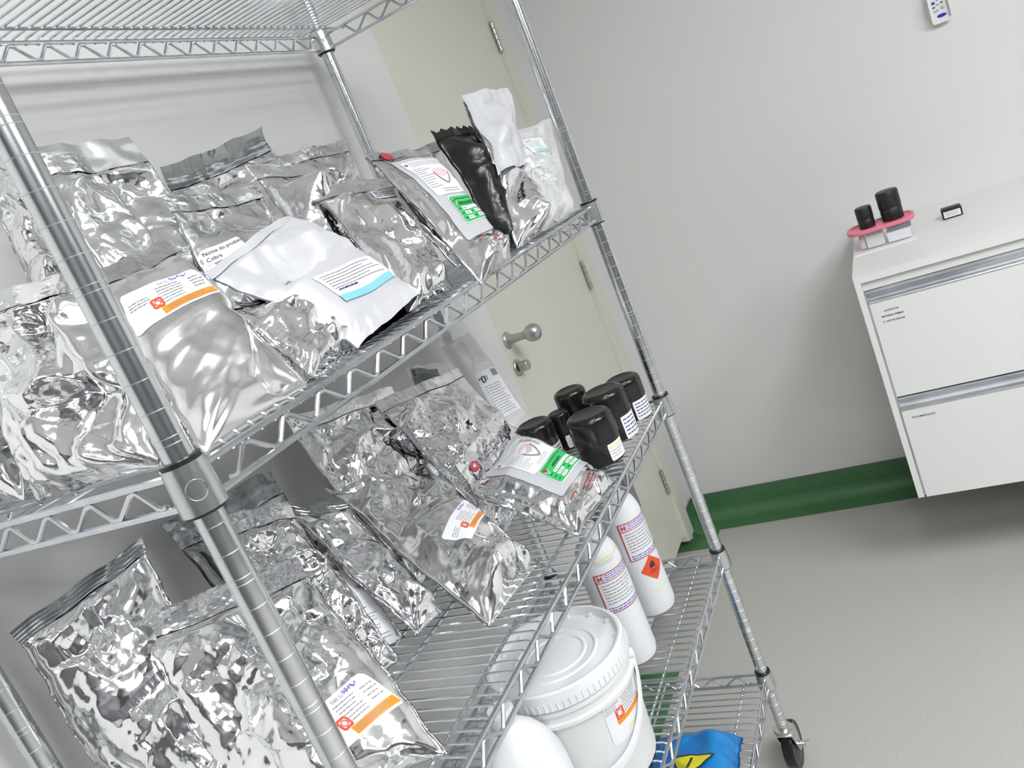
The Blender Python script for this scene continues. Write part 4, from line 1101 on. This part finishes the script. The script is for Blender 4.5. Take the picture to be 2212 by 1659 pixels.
# grey box hanging from the underside of the middle shelf near its far end
t = thing('hanging_box', 'grey metal box hung under the middle shelf behind the white bottles', 'box', (1.105, .18, .93))
mb = MB(); mb.rbox((1.086, .120, .741), (1.124, .235, .925), .003, 0, 2, 3); mb.build('box_body', M['grey_box'], t)
mb = MB()
for y in (.150, .205): mb.tube([(1.105, y, .922), (1.105, y, .948), (1.105, y+.006, .958), (1.105, y+.013, .953), (1.105, y+.012, .946)], .0014, 6)
mb.build('wire_hook', M['chrome'], t)

# =====================================================================  BOTTOM SHELF
ZS5 = .271
P = [(.800, .016, ZS5+.020), (.925, .010, ZS5+.012), (.955, .150, ZS5+.075), (.790, .180, ZS5+.080)]
P = [(.740, .205, ZS5+.010), (.750, -.002, ZS5+.010), (.935, .020, ZS5+.022), (.930, .200, ZS5+.028)]
r, S = pouch('blue_bag', 'crumpled blue plastic bag with a yellow warning triangle on the bottom shelf', 'bag', P, .060, 1.2, .07, 5, 2.6, 'blue_film', .0, 'blue_film', 51, None, .010, 1.3, .75)
mb = MB(); T_ = SubS(S, .012, .070, -.10)
for q in range(14):
    v0, v1 = q/14, (q+1)/14
    for u in range(14):
        f = lambda v, u_: ((-.042+.084*u_/14)*(1-v), .022-.066*v)
        mb.add([T_.pos(*f(v0, u), .0022), T_.pos(*f(v0, u+1), .0022), T_.pos(*f(v1, u+1), .0022), T_.pos(*f(v1, u), .0022)], [(3, 2, 1, 0)])
tr = mb.build('warning_triangle', M['yellow'], r, label='yellow warning triangle')
mb = MB()
edge_ = lambda a, b: [(a[0]+(b[0]-a[0])*k/16, a[1]+(b[1]-a[1])*k/16) for k in range(16)]
outline(mb, T_, edge_((-.044, .0235), (0, -.047)) + edge_((0, -.047), (.044, .0235)) + edge_((.044, .0235), (-.044, .0235)), .0035, .0030)
outline(mb, T_, edge_((0, .016), (0, -.016)), .0055, .0030, 0, False); ellipse(mb, T_, 0, -.024, .0032, .0032, .0032); mb.build('black_mark', M['ink'], tr)

# =====================================================================  WALL CABINET
CX, CY0, CY1, CZ0, CZ1 = 1.833, -.362, -1.36, .270, .925
t = thing('wall_cabinet', 'white wall-hung drawer cabinet with aluminium grip strips', 'cabinet', (2.14, -.86, CZ0))
mb = MB(); mb.box((CX, CY1, CZ1-.020), (XR-.002, CY0, CZ1)); mb.build('top_panel', M['lam'], t, False)
mb = MB(); mb.box((CX, CY0-.016, CZ0), (XR-.002, CY0, CZ1-.0202)); mb.build('side_panel', M['lam'], t, False)
mb = MB(); mb.box((CX, CY1, CZ0), (XR-.002, CY1+.016, CZ1-.0202)); mb.build('side_panel', M['lam'], t, False)
mb = MB(); mb.box((CX+.02, CY1+.017, CZ0+.004), (XR-.003, CY0-.017, CZ0+.02)); mb.box((CX+.030, CY1+.017, CZ0+.02), (CX+.045, CY0-.017, CZ1-.021)); mb.build('carcass', M['lam_in'], t, False)
mb = MB(); mb.box((CX+.010, CY1+.017, .880), (CX+.029, CY0-.0165, CZ1-.0205)); mb.build('top_rail', M['lam_in'], t, False)
mb = MB(); mb.box((CX+.001, CY0-.0205, CZ0+.006), (CX+.028, CY0-.0168, .878)); mb.build('edge_strip', M['alu'], t, False)
def drawer(z0, z1, zg, dark_gap):
    y0, y1 = CY0-.021, CY1+.018
    mb = MB(); mb.box((CX-.001, y1, z0), (CX+.018, y0, z1)); d = mb.build('drawer_front', M['lam'], t, False)
    ORG[d.name] = ORG[t.name]
    # hollow grip profile above the front
    prof = [(CX+.0005, zg), (CX+.0005, zg-.005), (CX+.006, zg-.009), (CX+.016, zg-.013), (CX+.019, zg-.020), (CX+.014, z1+.006), (CX-.0005, z1+.005), (CX-.003, z1+.0035), (CX-.003, z1), (CX+.024, z1), (CX+.024, zg)]
    mb = MB(); mb.prism(prof, 1, y1, y0); mb.build('grip_strip', M['alu'], d, True, 40)
    mb = MB(); mb.tube([(CX-.0018, y1, z1+.0030), (CX-.0018, y0, z1+.0030)], .0022, 8); mb.build('grip_lip', M['alu_lip'], d)
    if dark_gap:
        mb = MB(); mb.box((CX+.004, y1, zg), (CX+.022, y0, zg+.0035)); mb.build('drawer_gap_shade', M['gap'], d, False)  # near-black strip paints the shade inside the drawer gap
    return d
d1 = drawer(.5765, .846, .878, False); d2 = drawer(.2705, .535, .572, True)
Sf = PlaneS((CX-.001, -.430, .806), (0, -1, 0), (0, 0, 1))
mb = MB(); patch(mb, Sf, -.034, .036, -.030, .022, .0004); pl = mb.build('paper_label', M['lam'], d1); ORG[pl.name] = ORG[t.name]
mb = MB()
for k, s_ in enumerate(('LAUDOS DE', 'MATERIAS-PRIMAS', 'E  NOTAS FISCAIS')): text(mb, Sf, s_, .0066, 0, .010-.0145*k, .0010, 'c', 0, .018)
mb.build('printed_text', M['ink_navy'], pl)
Sf = PlaneS((CX-.001, -.433, .508), (0, -1, 0), (0, 0, 1))
mb = MB(); patch(mb, Sf, -.034, .036, -.010, .012, .0004); pl = mb.build('paper_label', M['lam'], d2); ORG[pl.name] = ORG[t.name]
mb = MB(); text(mb, Sf, 'DOCUMENTAÇÃO', .0068, 0, .000, .0010, 'c', 0, .018); mb.build('printed_text', M['ink_navy'], pl)

# on the cabinet
ZT = CZ1
mb = MB(); mb.box((2.058, -.528, ZT), (2.205, -.366, ZT+.0025)); tag(mb.build('paper_sheet', M['paper'], None, False), 'white paper sheets under the pink-lidded box on the cabinet', 'paper')
BZ = ZT+.0028
t = thing('plastic_box', 'clear plastic box with a pink lid on the white cabinet', 'box', (2.128, -.450, BZ))
mb = MB()
def ring(x0, x1, y0, y1, r, z, n=6):
    out = []
    for cx, cy, a0 in ((x1-r, y1-r, 0), (x0+r, y1-r, PI/2), (x0+r, y0+r, PI), (x1-r, y0+r, 1.5*PI)):
        for k in range(n+1):
            a = a0+PI/2*k/n; out.append((cx+r*math.cos(a), cy+r*math.sin(a), z))
    return out
def loft(mb, rings, cap0=True, cap1=True, mi=0):
    n = len(rings[0]); vs = [p for r_ in rings for p in r_]; fs = []
    for i in range(len(rings)-1):
        for k in range(n): fs.append((i*n+k, i*n+(k+1) % n, (i+1)*n+(k+1) % n, (i+1)*n+k))
    if cap0: fs.append(tuple(range(n))[::-1])
    if cap1: fs.append(tuple((len(rings)-1)*n+k for k in range(n)))
    mb.add(vs, fs, mi)
loft(mb, [ring(2.082, 2.174, -.525, -.375, .030, BZ), ring(2.078, 2.178, -.530, -.370, .034, BZ+.006), ring(2.073, 2.183, -.535, -.365, .037, BZ+.050)], True, False)
mb.build('box_body', M['clear_gloss'], t)
mb = MB(); zl = BZ+.049
loft(mb, [ring(2.070, 2.186, -.538, -.362, .040, zl), ring(2.068, 2.188, -.540, -.360, .042, zl+.003), ring(2.068, 2.188, -.540, -.360, .042, zl+.008), ring(2.071, 2.185, -.537, -.363, .039, zl+.0105),
          ring(2.077, 2.179, -.531, -.369, .034, zl+.0105), ring(2.080, 2.176, -.528, -.372, .031, zl+.006)], True, True)
mb.build('box_lid', M['pink'], t)
# the papers and a blue sachet inside the box
o = MB(); o.box((2.088, -.520, BZ+.003), (2.160, -.460, BZ+.030)); tag(o.build('white_packet', M['paper'], None, False), 'white packet with blue print inside the clear box', 'packet')
o = MB(); o.add([(2.090, -.525, BZ+.032), (2.165, -.525, BZ+.045), (2.165, -.455, BZ+.045), (2.090, -.470, BZ+.033), (2.090, -.525, BZ+.034), (2.165, -.525, BZ+.047), (2.165, -.455, BZ+.047), (2.090, -.470, BZ+.035)],
              [(0,3,2,1), (4,5,6,7), (0,1,5,4), (1,2,6,5), (2,3,7,6), (3,0,4,7)]); tag(o.build('blue_sachet', M['ink_navy'], None, False), 'dark blue sachet under the pink lid of the clear box', 'sachet')
o = MB(); o.box((2.092, -.452, BZ+.003), (2.150, -.405, BZ+.036)); tag(o.build('paper_bundle', M['lam_in'], None, False), 'folded pale paper bundle in the middle of the clear box', 'paper')
o = MB(); o.rbox((2.096, -.402, BZ+.003), (2.150, -.386, BZ+.034), .006, 0); tag(o.build('red_tube', M['pinkish'], None), 'reddish tube at the corner of the clear box', 'tube')
ZL = zl+.0065
def capjar(label, x, y, r, h):
    t = thing('black_canister', label, 'canister', (x, y, ZL), 'black canisters on the pink lid')
    mb = MB(); mb.lathe([(.0001, ZL), (r*.93, ZL), (r*.97, ZL+.003), (r*.97, ZL+h*.42), (r*.95, ZL+h*.43)], (x, y, 0), 36); mb.build('canister_body', M['black_matte'], t)
    mb = MB(); mb.lathe([(r*.95, ZL+h*.43), (r, ZL+h*.44), (r, ZL+h*.93), (r*.95, ZL+h*.98), (r*.86, ZL+h), (.0001, ZL+h-.001)], (x, y, 0), 36); mb.build('canister_cap', M['black_matte'], t)
capjar('large black canister standing on the pink box lid', 2.137, -.486, .0300, .083)
capjar('small black canister standing on the pink box lid', 2.128, -.4175, .0225, .060)
t = thing('hand_stamp', 'small black hand stamp with a white label on the cabinet top', 'stamp', (2.20, -.631, ZT))
mb = MB(); mb.rbox((2.188, -.657, ZT), (2.222, -.605, ZT+.029), .005, 0, 0, 4); mb.build('stamp_body', M['black_matte'], t)
Sf = PlaneS((2.188, -.631, ZT+.0135), (0, -1, 0), (0, 0, 1))
mb = MB(); patch(mb, Sf, -.0215, .0215, -.0095, .0080, .0006); pl = mb.build('white_label', M['paper'], t); ORG[pl.name] = ORG[t.name]
mb = MB(); dashes(mb, Sf, -.018, .019, -.006, .006, 3, .0011, 3, .4); mb.build('printed_text', M['ink_soft'], pl)

# remote control on the wall
RY, RZ = -.737, 1.428
t = thing('remote_control', 'white air conditioner remote hanging on the wall', 'remote', (XR, RY, RZ))
mb = MB(); mb.rbox((XR-.022, RY-.0235, RZ), (XR-.002, RY+.0235, RZ+.170), .006, 0, 0, 4); mb.build('remote_body', M['remote'], t)
mb = MB(); mb.rbox((XR-.030, RY-.0262, RZ+.010), (XR-.0005, RY-.0236, RZ+.075), .002, 0, 0, 3); mb.rbox((XR-.030, RY+.0236, RZ+.010), (XR-.0005, RY+.0262, RZ+.075), .002, 0, 0, 3)
mb.rbox((XR-.002, RY-.026, RZ+.012), (XR-.0002, RY+.026, RZ+.075), .002, 0, 0, 3); mb.build('wall_holder', M['remote'], t)
Sf = PlaneS((XR-.022, RY, RZ), (0, -1, 0), (0, 0, 1))
mb = MB(); ellipse(mb, Sf, .004, .020, .0125, .0048, .0006, 24); mb.build('blue_oval', M['logo_blue'], t)
for k, (a, b, w, h, m) in enumerate(((-.010, .036, .004, .003, 'button'), (-.003, .0365, .003, .0035, 'button'), (.010, .040, .0055, .0055, 'button'), (-.011, .047, .004, .003, 'button_dark'),
                                     (.0, .052, .0045, .003, 'button'), (.011, .054, .004, .003, 'button_dark'), (-.010, .059, .005, .004, 'ink_blue'), (.002, .064, .004, .003, 'button'), (.012, .067, .004, .003, 'button'))):
    mb = MB(); mb.lathe([(w, 0), (w, .0008), (w*.8, .0014), (.0001, .0015)], Sf.pos(a, b, 0), 14, 0, (-1, 0, 0), sy=h/w); mb.build('remote_button', M[m], t)

# =====================================================================  CAMERA, WORLD, COLOUR
R = Matrix(((0.359691, -0.855551, -0.372363), (-0.364506, 0.238522, -0.900135), (0.858928, 0.459499, -0.22606)))
right, down, fwd = R[0], R[1], R[2]
cd = bpy.data.cameras.new('camera'); cam = link(bpy.data.objects.new('camera', cd))
m = Matrix((right, -down, -fwd)).transposed().to_4x4(); m.translation = CAM
cam.matrix_world = m
cd.sensor_width = 36; cd.sensor_fit = 'HORIZONTAL'; cd.lens = 1812.7/2212*36; cd.clip_start = .02
SC.camera = cam
w = bpy.data.worlds.new('world'); SC.world = w; w.use_nodes = True
w.node_tree.nodes['Background'].inputs[0].default_value = (.6, .62, .65, 1); w.node_tree.nodes['Background'].inputs[1].default_value = .2
SC.view_settings.view_transform = 'Standard'; SC.view_settings.look = 'None'; SC.view_settings.gamma = 1
SC.view_settings.use_curve_mapping = False
SC.view_settings.exposure = 0.0
try:
    SC.cycles.use_denoising = True; SC.cycles.adaptive_threshold = .025; SC.cycles.max_bounces = 6; SC.cycles.diffuse_bounces = 3; SC.cycles.glossy_bounces = 4; SC.cycles.transparent_max_bounces = 10
except Exception: pass
